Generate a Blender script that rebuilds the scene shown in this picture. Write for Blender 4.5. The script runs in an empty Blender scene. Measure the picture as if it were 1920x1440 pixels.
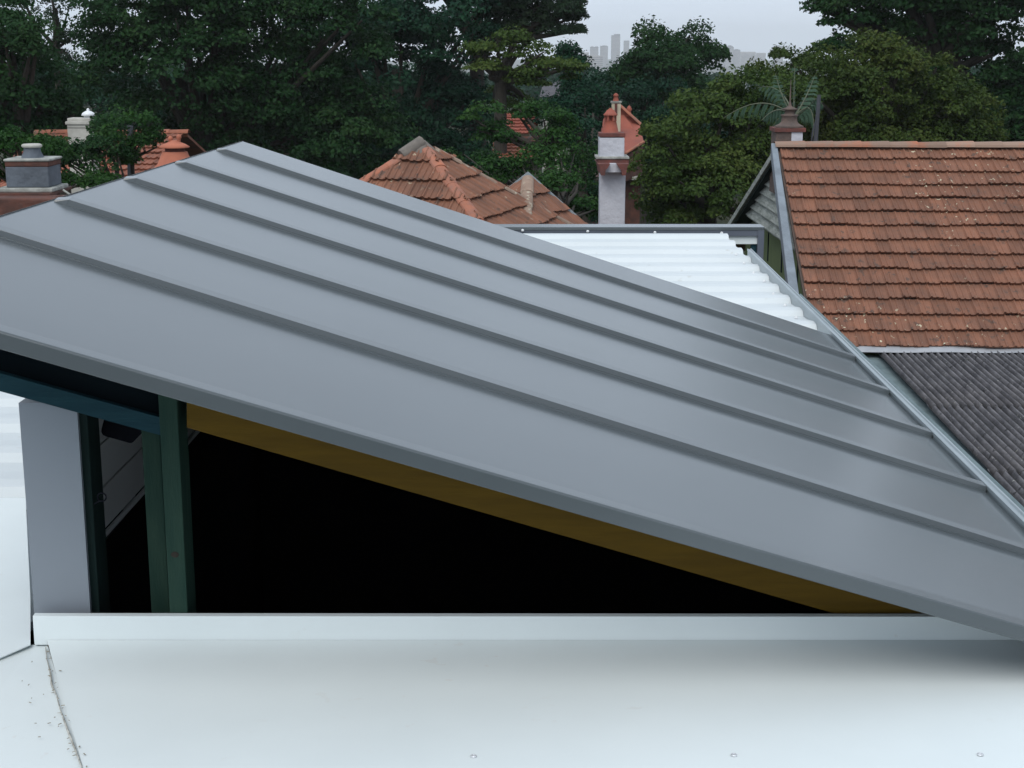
import bpy, bmesh, math, random
import numpy as np
from mathutils import Vector, Matrix
random.seed(7); rng = np.random.default_rng(11)
R = math.radians
sc = bpy.context.scene

# ------------------------------------------------------------------ camera, world, sun, exposure
F = 2800.0; PITCH = math.atan(631.0 / F); H = 6.5          # focal length in px of a 1920 wide frame, camera height
cam_d = bpy.data.cameras.new("camera"); cam = bpy.data.objects.new("camera", cam_d)
sc.collection.objects.link(cam); sc.camera = cam
cam.location = (0, 0, H); cam.rotation_euler = (math.pi / 2 - PITCH, 0, 0)
cam_d.sensor_width = 36.0; cam_d.lens = 36.0 * F / 1920.0
cam_d.clip_start = 0.05; cam_d.clip_end = 12000

SUN_EL, SUN_AZ = 51.0, 196.0        # azimuth measured from +Y towards +X
world = bpy.data.worlds.new("World"); sc.world = world; world.use_nodes = True
nt = world.node_tree; nt.nodes.clear()
out = nt.nodes.new("ShaderNodeOutputWorld"); bg = nt.nodes.new("ShaderNodeBackground")
sky = nt.nodes.new("ShaderNodeTexSky"); sky.sky_type = 'NISHITA'; sky.sun_disc = False
sky.sun_elevation = R(SUN_EL); sky.sun_rotation = R(SUN_AZ)
sky.air_density = 1.0; sky.dust_density = 3.0; sky.ozone_density = 1.0
tc = nt.nodes.new("ShaderNodeTexCoord"); mp = nt.nodes.new("ShaderNodeMapping"); mp.inputs['Scale'].default_value = (1.2, 1.2, 7)
nz = nt.nodes.new("ShaderNodeTexNoise"); nz.inputs['Scale'].default_value = 1.6; nz.inputs['Detail'].default_value = 6
cr = nt.nodes.new("ShaderNodeValToRGB")
cr.color_ramp.elements[0].position = .3; cr.color_ramp.elements[0].color = (6.9, 7.95, 9.35, 1)
cr.color_ramp.elements[1].position = .7; cr.color_ramp.elements[1].color = (7.9, 8.85, 10.1, 1)
mx = nt.nodes.new("ShaderNodeMix"); mx.data_type = 'RGBA'; mx.inputs[0].default_value = .88
L = nt.links.new
L(tc.outputs['Generated'], mp.inputs[0]); L(mp.outputs[0], nz.inputs[0]); L(nz.outputs[0], cr.inputs[0])
L(sky.outputs[0], mx.inputs[6]); L(cr.outputs[0], mx.inputs[7]); L(mx.outputs[2], bg.inputs[0])
bg.inputs[1].default_value = 0.086; L(bg.outputs[0], out.inputs[0])

sd = bpy.data.lights.new("sun", 'SUN'); sd.energy = 1.5; sd.angle = R(40); sd.color = (1, .97, .92)
so = bpy.data.objects.new("sun", sd); sc.collection.objects.link(so)
sdir = Vector((math.sin(R(SUN_AZ)) * math.cos(R(SUN_EL)), math.cos(R(SUN_AZ)) * math.cos(R(SUN_EL)), math.sin(R(SUN_EL))))
so.rotation_euler = sdir.to_track_quat('Z', 'Y').to_euler(); so.location = (0, 0, 60)
sc.view_settings.view_transform = 'Standard'; sc.view_settings.look = 'None'
sc.view_settings.exposure = 0.4; sc.view_settings.gamma = 1.0
sc.cycles.max_bounces = 6; sc.cycles.volume_bounces = 1; sc.cycles.transparent_max_bounces = 8

# ------------------------------------------------------------------ pixel -> world helpers
cp, sp = math.cos(PITCH), math.sin(PITCH)
def ray(px, py):
    dx = (px - 960) / F; u = (720 - py) / F
    return Vector((dx, cp + u * sp, -sp + u * cp))
CAMV = Vector((0, 0, H))
def P(px, py, Y):
    r = ray(px, py); return CAMV + r * (Y / r.y)
def Pz(px, py, z):
    r = ray(px, py); return CAMV + r * ((z - H) / r.z)
def Pn(px, py, p0, n):
    r = ray(px, py); return CAMV + r * ((p0 - CAMV).dot(n) / r.dot(n))

# ------------------------------------------------------------------ materials
def mat(name, col, col2=None, scale=4.0, rough=.6, spec=.4, bump=0.0, bscale=30.0, metallic=0.0, detail=6, lo=.35, hi=.65, stretch=None, island=0.0):
    m = bpy.data.materials.new(name); m.use_nodes = True
    n = m.node_tree.nodes; l = m.node_tree.links.new; b = n['Principled BSDF']
    b.inputs['Roughness'].default_value = rough; b.inputs['Specular IOR Level'].default_value = spec
    b.inputs['Metallic'].default_value = metallic
    t = n.new("ShaderNodeTexCoord"); mpg = n.new("ShaderNodeMapping"); l(t.outputs['Object'], mpg.inputs[0])
    if stretch: mpg.inputs['Scale'].default_value = stretch
    col = tuple(col) + (1,)
    if col2:
        no = n.new("ShaderNodeTexNoise"); no.inputs['Scale'].default_value = scale; no.inputs['Detail'].default_value = detail
        no.inputs['Roughness'].default_value = .62
        r = n.new("ShaderNodeValToRGB"); r.color_ramp.elements[0].position = lo; r.color_ramp.elements[1].position = hi
        r.color_ramp.elements[0].color = col; r.color_ramp.elements[1].color = tuple(col2) + (1,)
        l(mpg.outputs[0], no.inputs[0]); l(no.outputs[0], r.inputs[0]); last = r.outputs[0]
        if island:
            g = n.new("ShaderNodeNewGeometry"); hs = n.new("ShaderNodeHueSaturation")
            mr = n.new("ShaderNodeMapRange"); mr.inputs[3].default_value = 1 - island; mr.inputs[4].default_value = 1 + island
            l(g.outputs['Random Per Island'], mr.inputs[0]); l(mr.outputs[0], hs.inputs['Value']); l(last, hs.inputs['Color']); last = hs.outputs[0]
        l(last, b.inputs['Base Color'])
    else:
        b.inputs['Base Color'].default_value = col
    if bump:
        nb = n.new("ShaderNodeTexNoise"); nb.inputs['Scale'].default_value = bscale; nb.inputs['Detail'].default_value = 5
        bp = n.new("ShaderNodeBump"); bp.inputs['Strength'].default_value = bump; bp.inputs['Distance'].default_value = .02
        l(mpg.outputs[0], nb.inputs[0]); l(nb.outputs[0], bp.inputs['Height']); l(bp.outputs[0], b.inputs['Normal'])
    return m

def add_spots(m, col, scale, thresh, mask_scale=.5, mask_lo=.5, mask_hi=.7, rough=.9):
    """irregular spots of another colour (lichen, dirt) over a material's base colour"""
    n = m.node_tree.nodes; l = m.node_tree.links.new; b = n['Principled BSDF']
    t = n.new("ShaderNodeTexCoord")
    a = n.new("ShaderNodeTexNoise"); a.inputs['Scale'].default_value = scale; a.inputs['Detail'].default_value = 3
    k = n.new("ShaderNodeTexNoise"); k.inputs['Scale'].default_value = mask_scale; k.inputs['Detail'].default_value = 2
    l(t.outputs['Object'], a.inputs[0]); l(t.outputs['Object'], k.inputs[0])
    m1 = n.new("ShaderNodeMapRange"); m1.inputs[1].default_value = thresh; m1.inputs[2].default_value = thresh + .03
    m2 = n.new("ShaderNodeMapRange"); m2.inputs[1].default_value = mask_lo; m2.inputs[2].default_value = mask_hi
    l(a.outputs[0], m1.inputs[0]); l(k.outputs[0], m2.inputs[0])
    mu = n.new("ShaderNodeMath"); mu.operation = 'MULTIPLY'; l(m1.outputs[0], mu.inputs[0]); l(m2.outputs[0], mu.inputs[1])
    x = n.new("ShaderNodeMix"); x.data_type = 'RGBA'
    src = b.inputs['Base Color']
    if src.is_linked: l(src.links[0].from_socket, x.inputs[6])
    else: x.inputs[6].default_value = src.default_value
    x.inputs[7].default_value = tuple(col) + (1,)
    l(mu.outputs[0], x.inputs[0]); l(x.outputs[2], b.inputs['Base Color'])

def leafmat(name, c1, c2, c3=None):
    m = bpy.data.materials.new(name); m.use_nodes = True
    n = m.node_tree.nodes; l = m.node_tree.links.new; b = n['Principled BSDF']; o = n['Material Output']
    g = n.new("ShaderNodeNewGeometry"); r = n.new("ShaderNodeValToRGB")
    r.color_ramp.elements[0].color = tuple(c1) + (1,); r.color_ramp.elements[1].color = tuple(c2) + (1,)
    if c3:
        e = r.color_ramp.elements.new(.5); e.color = tuple(c2) + (1,); r.color_ramp.elements[-1].color = tuple(c3) + (1,)
    # whole sprays of new growth differ in colour, besides each leaf
    t = n.new("ShaderNodeTexCoord"); no = n.new("ShaderNodeTexNoise"); no.inputs['Scale'].default_value = .8; no.inputs['Detail'].default_value = 4
    l(t.outputs['Object'], no.inputs[0])
    mr = n.new("ShaderNodeMapRange"); mr.inputs[1].default_value = .35; mr.inputs[2].default_value = .65
    l(no.outputs[0], mr.inputs[0])
    mi = n.new("ShaderNodeMix"); mi.inputs[0].default_value = .55
    l(g.outputs['Random Per Island'], mi.inputs[2]); l(mr.outputs[0], mi.inputs[3])
    l(mi.outputs[0], r.inputs[0]); l(r.outputs[0], b.inputs['Base Color'])
    b.inputs['Roughness'].default_value = .55; b.inputs['Specular IOR Level'].default_value = .08
    tr = n.new("ShaderNodeBsdfTranslucent"); l(r.outputs[0], tr.inputs[0])
    ms = n.new("ShaderNodeMixShader"); ms.inputs[0].default_value = .3
    l(b.outputs[0], ms.inputs[1]); l(tr.outputs[0], ms.inputs[2]); l(ms.outputs[0], o.inputs[0])
    return m

M = {}
M['grey_steel'] = mat('grey_painted_steel', (.066, .079, .086), (.077, .091, .098), scale=1.1, rough=.21, spec=.52, bump=.05, bscale=1.6)
M['dark_steel'] = mat('dark_grey_steel', (.085, .10, .13), (.105, .12, .15), scale=3, rough=.45)
M['corner_steel'] = mat('blue_grey_corner_steel', (.185, .208, .236), (.20, .225, .255), scale=1.2, rough=.4)
M['cap_steel'] = mat('pale_grey_capping', (.27, .315, .335), (.21, .25, .27), scale=6, rough=.35, spec=.6, bump=.06, bscale=8, stretch=(6, .6, 6))
M['white_steel'] = mat('white_painted_steel', (.665, .72, .725), (.63, .685, .69), scale=1.7, rough=.6, spec=.25, bump=.03, bscale=3)
add_spots(M['white_steel'], (.62, .655, .65), 22, .68, 2.2, .5, .62)
M['white_ribbed'] = mat('white_ribbed_steel', (.57, .61, .62), (.53, .57, .58), scale=1.3, rough=.5, spec=.3, bump=.03, bscale=3)
add_spots(M['white_ribbed'], (.47, .49, .48), 14, .66, 2.0, .48, .62)
M['white_screw'] = mat('white_screw', (.75, .77, .78), (.6, .62, .63), scale=60, rough=.35)
M['rivet'] = mat('rivet_metal', (.62, .64, .66), (.5, .52, .54), scale=90, rough=.3, metallic=.3)
M['green_timber'] = mat('green_treated_timber', (.012, .034, .026), (.022, .047, .034), scale=5, spec=.12, rough=.75, bump=.2, bscale=40, stretch=(9, 9, 1))
M['dark_timber'] = mat('dark_green_timber', (.007, .017, .016), (.012, .023, .021), scale=5, spec=.12, rough=.8, bump=.15, stretch=(9, 9, 1))
M['shade_timber'] = mat('painted_shade_timber', (.0015, .004, .006), (.003, .006, .008), scale=5, rough=.8, spec=.05)  # overhang shade put into a near-black timber colour
M['teal_timber'] = mat('teal_stained_timber', (.006, .028, .039), (.010, .039, .050), scale=5, spec=.12, rough=.7, bump=.15, stretch=(1, 6, 9))
M['honey_timber'] = mat('honey_brown_timber', (.105, .060, .004), (.080, .045, .003), scale=4, spec=.12, rough=.6, bump=.1, stretch=(1, 8, 10))
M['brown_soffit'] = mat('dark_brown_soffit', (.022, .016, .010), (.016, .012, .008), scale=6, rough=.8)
M['board_white'] = mat('white_weatherboard_paint', (.86, .88, .86), (.80, .82, .80), scale=3, rough=.55)
M['shade_lining'] = mat('painted_shade_lining', (.006, .006, .007), (.009, .009, .01), scale=2, rough=.95, spec=.05)  # shade of the unlit room put into a near-black colour
M['black_plastic'] = mat('black_plastic', (.008, .009, .014), (.011, .012, .017), scale=20, rough=.6, spec=.06)
M['sealant'] = mat('dirty_sealant', (.50, .50, .46), (.25, .24, .21), scale=45, rough=.9, bump=.6, bscale=60)
M['litter'] = mat('leaf_litter', (.30, .28, .22), (.17, .155, .12), scale=60, rough=.95)
M['tile'] = mat('terracotta_tile', (.205, .089, .052), (.145, .069, .044), scale=3.2, rough=.8, bump=.35, bscale=26, island=.16)
add_spots(M['tile'], (.10, .058, .042), 9, .61, 2.2, .38, .52)
add_spots(M['tile'], (.50, .46, .33), 13, .665, .42, .50, .60)
M['tile_orange'] = mat('orange_tile', (.26, .088, .048), (.18, .068, .042), scale=3, rough=.8, bump=.3, bscale=20, island=.25)
add_spots(M['tile_orange'], (.12, .09, .075), 6, .60, 1.5, .4, .55)
M['tile_red'] = mat('red_tile', (.30, .085, .055), (.22, .07, .05), scale=1.5, rough=.8, bump=.3, bscale=15, island=.15)
M['ridge'] = mat('ridge_tile', (.38, .135, .075), (.25, .12, .085), scale=5, rough=.8, bump=.3, bscale=20, island=.18)
M['ridge_grey'] = mat('weathered_ridge_tile', (.22, .15, .11), (.28, .20, .15), scale=6, rough=.9, bump=.4, bscale=20, island=.2)
add_spots(M['ridge_grey'], (.38, .34, .26), 14, .60, 2, .4, .55)
M['ridge_mix'] = mat('mixed_ridge_tile', (.36, .13, .07), (.24, .16, .12), scale=.9, rough=.85, bump=.3, bscale=20, island=.2, lo=.42, hi=.52)
M['clay'] = mat('bright_clay', (.42, .14, .08), (.34, .115, .07), scale=5, rough=.8, bump=.2)
M['slate'] = mat('grey_slate', (.075, .068, .075), (.05, .048, .055), scale=3, rough=.8)
M['mortar'] = mat('grey_mortar', (.17, .15, .13), (.11, .10, .09), scale=8, rough=.95, bump=.6, bscale=20)
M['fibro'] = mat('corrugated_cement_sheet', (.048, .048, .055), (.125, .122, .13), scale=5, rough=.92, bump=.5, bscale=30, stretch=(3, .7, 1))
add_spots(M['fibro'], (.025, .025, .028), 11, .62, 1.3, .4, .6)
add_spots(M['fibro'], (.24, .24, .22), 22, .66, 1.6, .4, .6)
M['lead'] = mat('weathered_lead', (.10, .14, .15), (.16, .21, .22), scale=4, rough=.8, bump=.3)
M['pale_flash'] = mat('pale_grey_flashing', (.34, .35, .37), (.27, .28, .30), scale=4, rough=.6)
M['gable_board'] = mat('peeling_grey_weatherboard', (.34, .36, .33), (.17, .19, .17), scale=6, rough=.9, bump=.5, bscale=16, stretch=(1, .6, 3))
M['blue_board'] = mat('blue_grey_painted_board', (.20, .235, .27), (.14, .165, .19), scale=4, rough=.7, bump=.2)
M['olive_wall'] = mat('olive_green_wall', (.115, .15, .062), (.09, .12, .05), scale=2, rough=.8)
M['stucco'] = mat('white_stucco', (.47, .48, .52), (.40, .41, .45), scale=3, rough=.9, bump=.8, bscale=14)
M['stucco_dirty'] = mat('dirty_grey_render', (.115, .135, .16), (.075, .088, .105), scale=4, rough=.95, bump=.8, bscale=14)
M['brick'] = mat('dark_red_brick', (.15, .05, .04), (.09, .04, .035), scale=7, rough=.9, bump=.6, bscale=16)
M['brick_orange'] = mat('weathered_brick', (.12, .048, .034), (.06, .032, .026), scale=5, rough=.9, bump=.6, bscale=16)
M['terracotta'] = mat('terracotta_pot', (.32, .085, .052), (.23, .07, .05), scale=4, rough=.75, bump=.3)
M['old_pot'] = mat('sooty_terracotta', (.12, .085, .07), (.075, .06, .055), scale=7, rough=.9, bump=.4)
M['stone'] = mat('pale_lichen_stone', (.36, .37, .34), (.18, .185, .17), scale=7, rough=.95, bump=.5)
M['cream'] = mat('cream_render', (.55, .49, .37), (.44, .39, .30), scale=3, rough=.9)
M['offwhite'] = mat('offwhite_render', (.45, .44, .40), (.30, .29, .26), scale=3, rough=.9)
M['housewall'] = mat('house_wall', (.22, .19, .16), (.17, .15, .13), scale=2, rough=.9)
M['pole'] = mat('dark_pole', (.035, .04, .05), (.05, .055, .065), scale=4, rough=.7)
M['bark'] = mat('bark', (.022, .019, .015), (.042, .036, .028), scale=5, rough=.95, bump=.7, bscale=9, stretch=(4, 4, 1))
M['ground'] = mat('dark_green_ground', (.020, .030, .014), (.045, .045, .03), scale=.25, rough=1, spec=.1)
M['hill'] = mat('hill_woods', (.02, .03, .022), (.035, .045, .03), scale=.02, rough=1, spec=.1)
M['tower'] = mat('tower_concrete', (.12, .12, .14), (.08, .08, .10), scale=.12, rough=.8, stretch=(1, 1, 5))
M['tower_pale'] = mat('tower_pale', (.42, .40, .38), (.25, .24, .24), scale=.14, rough=.8, stretch=(1, 1, 5))
M['palm'] = leafmat('palm_leaf', (.032, .070, .044), (.075, .125, .085))
M['palm_rib'] = mat('palm_rib', (.11, .125, .08), (.08, .09, .06), scale=4, rough=.7)
LF = {
 'fig':   leafmat('fig_leaf', (0.0074, 0.0320, 0.0095), (0.0148, 0.0480, 0.0155), (0.0311, 0.0704, 0.0206)),
 'dark':  leafmat('dark_leaf', (0.0044, 0.0240, 0.0155), (0.0104, 0.0416, 0.0224), (0.0207, 0.0640, 0.0292)),
 'olive': leafmat('olive_leaf', (0.0222, 0.0480, 0.0120), (0.0474, 0.0832, 0.0189), (0.0851, 0.1120, 0.0275)),
 'brown': leafmat('brown_green_leaf', (0.0207, 0.0432, 0.0103), (0.0429, 0.0704, 0.0155), (0.0777, 0.0960, 0.0224)),
 'fresh': leafmat('fresh_leaf', (0.0089, 0.0360, 0.0103), (0.0222, 0.0656, 0.0155), (0.0444, 0.1000, 0.0224)),
 'pine':  leafmat('pine_leaf', (0.0089, 0.0240, 0.0138), (0.0192, 0.0400, 0.0206), (0.0355, 0.0576, 0.0292)),
}

# ------------------------------------------------------------------ object helpers
def tag(o, label=None, cat=None, group=None, kind=None):
    if label: o['label'] = label
    if cat: o['category'] = cat
    if group: o['group'] = group
    if kind: o['kind'] = kind
    return o
def thing(name, label, cat, loc=(0, 0, 0), group=None):
    o = bpy.data.objects.new(name, None); sc.collection.objects.link(o); o.location = loc; o.empty_display_size = .2
    return tag(o, label, cat, group)
def abs_loc(o):
    v = Vector((0, 0, 0))
    while o is not None: v += o.location; o = o.parent
    return v
class MB:
    def __init__(s): s.v = []; s.f = []; s.sm = []
    def face(s, pts, smooth=False):
        i = len(s.v); s.v += [Vector(p) for p in pts]; s.f.append(tuple(range(i, i + len(pts)))); s.sm.append(smooth)
    def grid(s, rows, closed=False, smooth=True):
        i0 = len(s.v); n = len(rows[0])
        for r in rows: s.v += [Vector(p) for p in r]
        for a in range(len(rows) - 1):
            for b in range(n if closed else n - 1):
                c = (b + 1) % n
                s.f.append((i0 + a * n + b, i0 + a * n + c, i0 + (a + 1) * n + c, i0 + (a + 1) * n + b)); s.sm.append(smooth)
    def hexa(s, b, t):
        """b, t: four bottom and four top corners in the same order"""
        i = len(s.v); s.v += [Vector(p) for p in b] + [Vector(p) for p in t]
        for q in ((3, 2, 1, 0), (4, 5, 6, 7), (0, 1, 5, 4), (1, 2, 6, 5), (2, 3, 7, 6), (3, 0, 4, 7)):
            s.f.append(tuple(i + k for k in q)); s.sm.append(False)
    def box(s, x0, x1, y0, y1, z0, z1):
        s.hexa([(x0, y0, z0), (x1, y0, z0), (x1, y1, z0), (x0, y1, z0)], [(x0, y0, z1), (x1, y0, z1), (x1, y1, z1), (x0, y1, z1)])
    def prism(s, poly, off):
        """extrude the polygon (3-D points) by the vector off"""
        poly = [Vector(p) for p in poly]; off = Vector(off); n = len(poly); i = len(s.v)
        s.v += poly + [p + off for p in poly]
        s.f.append(tuple(i + k for k in range(n))); s.sm.append(False)
        s.f.append(tuple(i + n + k for k in reversed(range(n)))); s.sm.append(False)
        for k in range(n):
            c = (k + 1) % n; s.f.append((i + k, i + n + k, i + n + c, i + c)); s.sm.append(False)
    def sweep(s, A, B, prof, side, up):
        """profile [(a,b)] in side/up axes swept straight from A to B, with closed ends"""
        ra = [A + side * a + up * b for a, b in prof]; rb = [B + side * a + up * b for a, b in prof]
        s.prism_pts(ra, rb)
    def prism_pts(s, ra, rb):
        n = len(ra); i = len(s.v); s.v += list(ra) + list(rb)
        s.f.append(tuple(i + k for k in range(n))); s.sm.append(False)
        s.f.append(tuple(i + n + k for k in reversed(range(n)))); s.sm.append(False)
        for k in range(n):
            c = (k + 1) % n; s.f.append((i + k, i + n + k, i + n + c, i + c)); s.sm.append(False)
    def tube(s, pts, rad, n=8, smooth=True):
        pts = [Vector(p) for p in pts]; rows = []
        for k, p in enumerate(pts):
            d = (pts[min(k + 1, len(pts) - 1)] - pts[max(k - 1, 0)]).normalized()
            a = d.orthogonal().normalized() if k == 0 else (pa - d * pa.dot(d)).normalized()
            pa = a; b = d.cross(a); r = rad[k] if hasattr(rad, '__len__') else rad
            rows.append([p + (a * math.cos(2 * math.pi * j / n) + b * math.sin(2 * math.pi * j / n)) * r for j in range(n)])
        s.grid(rows, closed=True, smooth=smooth); s.face(list(reversed(rows[0]))); s.face(rows[-1])
    def lathe(s, c, prof, n=16, sq=False):
        c = Vector(c); rows = []
        if sq: n = 4
        for r, z in prof:
            k = math.sqrt(2) if sq else 1
            rows.append([c + Vector((r * k * math.cos(2 * math.pi * (j + .5) / n), r * k * math.sin(2 * math.pi * (j + .5) / n), z)) for j in range(n)])
        s.grid(rows, closed=True, smooth=not sq); s.face(list(reversed(rows[0]))); s.face(rows[-1])
    def bisect(s, planes):
        bm = s.bm(); 
        for co, no in planes:
            g = bm.verts[:] + bm.edges[:] + bm.faces[:]
            bmesh.ops.bisect_plane(bm, geom=g, plane_co=co, plane_no=no, clear_outer=True)
        return bm
    def bm(s):
        bm = bmesh.new(); vs = [bm.verts.new(v) for v in s.v]
        for f, k in zip(s.f, s.sm):
            try: q = bm.faces.new([vs[i] for i in f]); q.smooth = k
            except ValueError: pass
        return bm
    def build(s, name, m, parent=None, planes=None, label=None, bevel=0, rot=None):
        bm = s.bisect(planes) if planes else s.bm()
        bmesh.ops.recalc_face_normals(bm, faces=bm.faces[:]) if not planes else None
        off = abs_loc(parent) if parent else Vector((0, 0, 0))
        bmesh.ops.translate(bm, verts=bm.verts[:], vec=-off)
        me = bpy.data.meshes.new(name); bm.to_mesh(me); bm.free(); me.materials.append(m)
        o = bpy.data.objects.new(name, me); sc.collection.objects.link(o)
        if parent: o.parent = parent
        if label: o['label'] = label
        if bevel:
            b = o.modifiers.new('bevel', 'BEVEL'); b.width = bevel; b.segments = 2; b.limit_method = 'ANGLE'
        return o

# ================================================================== SETTING
def terr(y): t = min(1, max(0, (y - 110) / 900)); return -45 * t * t * (3 - 2 * t)
g = MB(); gy = [-50, 110, 180, 250, 320, 400, 480, 560, 640, 720, 800, 900, 1010, 1500, 3000, 5390]
g.grid([[(x, y, terr(y)) for x in range(-2590, 2591, 370)] for y in gy])
tag(g.build('ground', M['ground']), kind='structure')
hill = MB(); rows = []
for j in range(9):
    t = j / 8; row = []
    for i in range(61):
        x = -2400 + 80 * i
        h = (math.sin(x * .004) * 4 + math.sin(x * .011 + 1) * 2 + 14) * math.sin(math.pi * t) - 45.5
        row.append((x, 4300 + 900 * t, h))
    rows.append(row)
hill.grid(rows); tag(hill.build('hill', M['hill']), kind='structure')

# ================================================================== THE NEAR HOUSE
zw = H - 1.30                                  # level of the white roof
e2 = ray(1019, 89); e2.z = 0; e2.normalize(); e2r = Vector((e2.y, -e2.x, 0))
UP = Vector((0, 0, 1)); X = Vector((1, 0, 0)); YV = Vector((0, 1, 0))
G0 = Pz(1555, 627, H - 1.26)
dn = Vector((1, .05, -.338)).normalized(); nR = dn.cross(e2).normalized()
if nR.z < 0: nR = -nR
def Q(px, py): return Pn(px, py, G0, nR)
house = thing('house_extension', 'low house extension with a grey skillion roof above white ribbed sheet roofing', 'house', (0, 5, 0))

# --- skillion roof
farL, farR = Q(455, 265), Q(1555, 627)
dnear = (Q(1920, 1175) - Q(0, 622)).normalized()
nA, nB = Q(0, 622), Q(1920, 1175)
# extend the near edge to the left eave line and to the right gutter line
def meet(A, d, B, e):   # point on line A+t*d in the roof plane that meets the line B+s*e
    m = e.cross(nR); t = (B - A).dot(m) / d.dot(m); return A + d * t
nearL = meet(nA, dnear, farL, (Q(0, 407) - farL).normalized())
nearR = meet(nB, dnear, G0, e2)
roofth = .028
rf = MB(); rf.prism([nearL, nearR, farR, farL], -nR * roofth)
skillion = rf.build('roof', M['grey_steel'], house, label='grey metal skillion roof sheet with long raised seams running down to the right')
seams = [((400, 280), (1606, 677)), ((327, 306), (1673, 742)), ((230, 336), (1753, 822)), ((100, 377), (1857, 925)), ((0, 445), (1920, 1041))]
eL = (nearL - farL).normalized()
for a, b in seams:
    A, B = Q(*a), Q(*b); d = (B - A).normalized()
    A2 = meet(A, d, farL, eL); B2 = meet(B, d, farR, e2)
    A2 = A2 + d * .004; B2 = B2 - d * .001
    side = nR.cross(d).normalized()
    if side.y > 0: side = -side                 # towards the viewer
    h = .0155
    rb = MB()
    pf_ = [(0, -.004), (-.004, h), (-.05, h + .001), (-.075, -.004)]; A3 = A2 + d * .035
    rb.sweep(A3, B2, pf_, side, nR)
    rb.prism_pts([A2 + side * a_ + nR * (b_ * .3 - .001) for a_, b_ in pf_], [A3 + side * a_ + nR * b_ for a_, b_ in pf_])
    rb.build('seam', M['grey_steel'], skillion, bevel=.0007)
    lp = MB(); lp.sweep(A2 + d * .05, B2 - d * .01, [(.001, -.001), (.011, -.001), (.0105, .0028), (.001, .0034)], side, nR)
    lp.build('sheet_lap', M['grey_steel'], skillion)
# barge flashing along the near edge, with a small rolled lip
nside = nR.cross(dnear).normalized()
if nside.y > 0: nside = -nside
bf = MB()
bf.prism_pts([nearL + nside * a + UP * b for a, b in [(-.04, .0025), (.004, .0035), (.007, .0), (.007, -.030), (.001, -.032), (.001, -.005)]],
             [nearR + nside * a + UP * b for a, b in [(-.04, .0025), (.004, .0035), (.007, .0), (.007, -.030), (.001, -.032), (.001, -.005)]])
bf.build('barge_flashing', M['grey_steel'], skillion, bevel=.0012)
# left (high) edge cap and far edge cap
hc = MB(); hc.prism_pts([farL + UP * .003, farL - X * .008 + UP * .001, farL - X * .008 - UP * .05, farL - UP * .05],
                        [nearL + UP * .003, nearL - X * .008 + UP * .001, nearL - X * .008 - UP * .05, nearL - UP * .05])
hc.build('ridge_flashing', M['grey_steel'], skillion)

# --- white ribbed roof (one level), stepped ribs across the view
L0 = Vector((G0.x + .003, G0.y, zw))
def xr(y): return L0.x + (y - L0.y) * e2.x / e2.y              # right edge of the white roof
def xwall(y): return -1.105 + (y - 3.8) * e2.x / e2.y           # high side wall of the skillion part
pitch = .382; y_ref = 4.62
ys = []; k = -1
def rib_profile(y0, y1):
    prof = []; k = math.floor((y0 - y_ref) / pitch)
    while True:
        b = y_ref + k * pitch
        for dy, dz in ((0, .0), (.034, .024), (.10, .027), (.13, .024), (.26, .006), (.36, .0)):
            y = b + dy
            if y0 <= y <= y1: prof.append((y, dz))
        k += 1
        if b > y1: break
    return [(y0, prof[0][1])] + prof + [(y1, prof[-1][1])]
wr = MB()
pf = rib_profile(4.12, 10.72)
wr.grid([[Vector((-4.6, y, zw + dz)) for y, dz in pf], [Vector((xwall(y) - .02, y, zw + dz)) for y, dz in pf]], smooth=False)
pf2 = rib_profile(6.45, 10.62)
wr.grid([[Vector((xwall(y) - .02, y, zw + dz)) for y, dz in pf2], [Vector((xr(y), y, zw + dz)) for y, dz in pf2]], smooth=False)
wr.grid([[Vector((xr(y), y, zw + dz)) for y, dz in pf2], [Vector((xr(y), y, zw - .003)) for y, dz in pf2]], smooth=False)
low = wr.build('ribbed_roof', M['white_ribbed'], house, label='white ribbed steel roof sheeting')
# fasteners close to the right edge of the far part
for px, py in ((1380, 477), (1395, 493), (1413, 511), (1415, 521), (1433, 527), (1450, 551), (1472, 572), (1493, 595)):
    c = Pz(px, py, zw + .012); s = MB(); s.lathe(c, [(.009, -.004), (.009, .001), (.005, .002), (.005, .006), (.001, .007)], 10)
    s.build('screw', M['white_screw'], low)
# far end capping: white turn-down, dark face, pale top; returns along the right end
yc = 10.74
cl = P(600, 427, yc).x; crx = P(1431, 427, yc).x
ztop = P(1000, 424.5, yc).z; zmid = P(1000, 430, yc).z; zlow = P(1000, 441, yc).z
fc = MB(); fc.box(cl, crx - .04, yc - .03, yc - .012, zlow - .06, zlow + .004)
fc.build('white_trim', M['white_steel'], house)
fc = MB(); fc.box(cl, crx - .04, yc - .05, yc - .031, zlow, zmid)
capping = fc.build('end_capping', M['dark_steel'], house, label='dark grey capping along the far end of the white roof')
fc = MB(); fc.box(cl, crx, yc - .055, yc + .14, zmid, zmid + .022); fc.build('cap_top', M['grey_steel'], capping)
fc = MB(); fc.box(crx - .045, crx, yc - .055, yc + .1, zlow - .22, zmid - .001)
fc.build('end_return', M['dark_steel'], capping)
for px, py in ((980, 432), (1102, 434), (1228, 436), (1353, 437)):
    c = P(px, py, yc - .052); s = MB()
    rows = [[c + Vector((math.cos(a) * r, -dy, math.sin(a) * r)) for a in [2 * math.pi * j / 10 for j in range(10)]] for r, dy in ((.011, 0), (.011, .006), (.005, .010))]
    s.grid(rows, closed=True); s.face(rows[-1]); s.build('screw', M['white_screw'], capping)
tq = MB(); tq.box(crx - .085, crx - .047, yc - .02, yc + .02, zlow - .22, zlow - .062); tq.build('teal_trim', M['teal_timber'], house)
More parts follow.
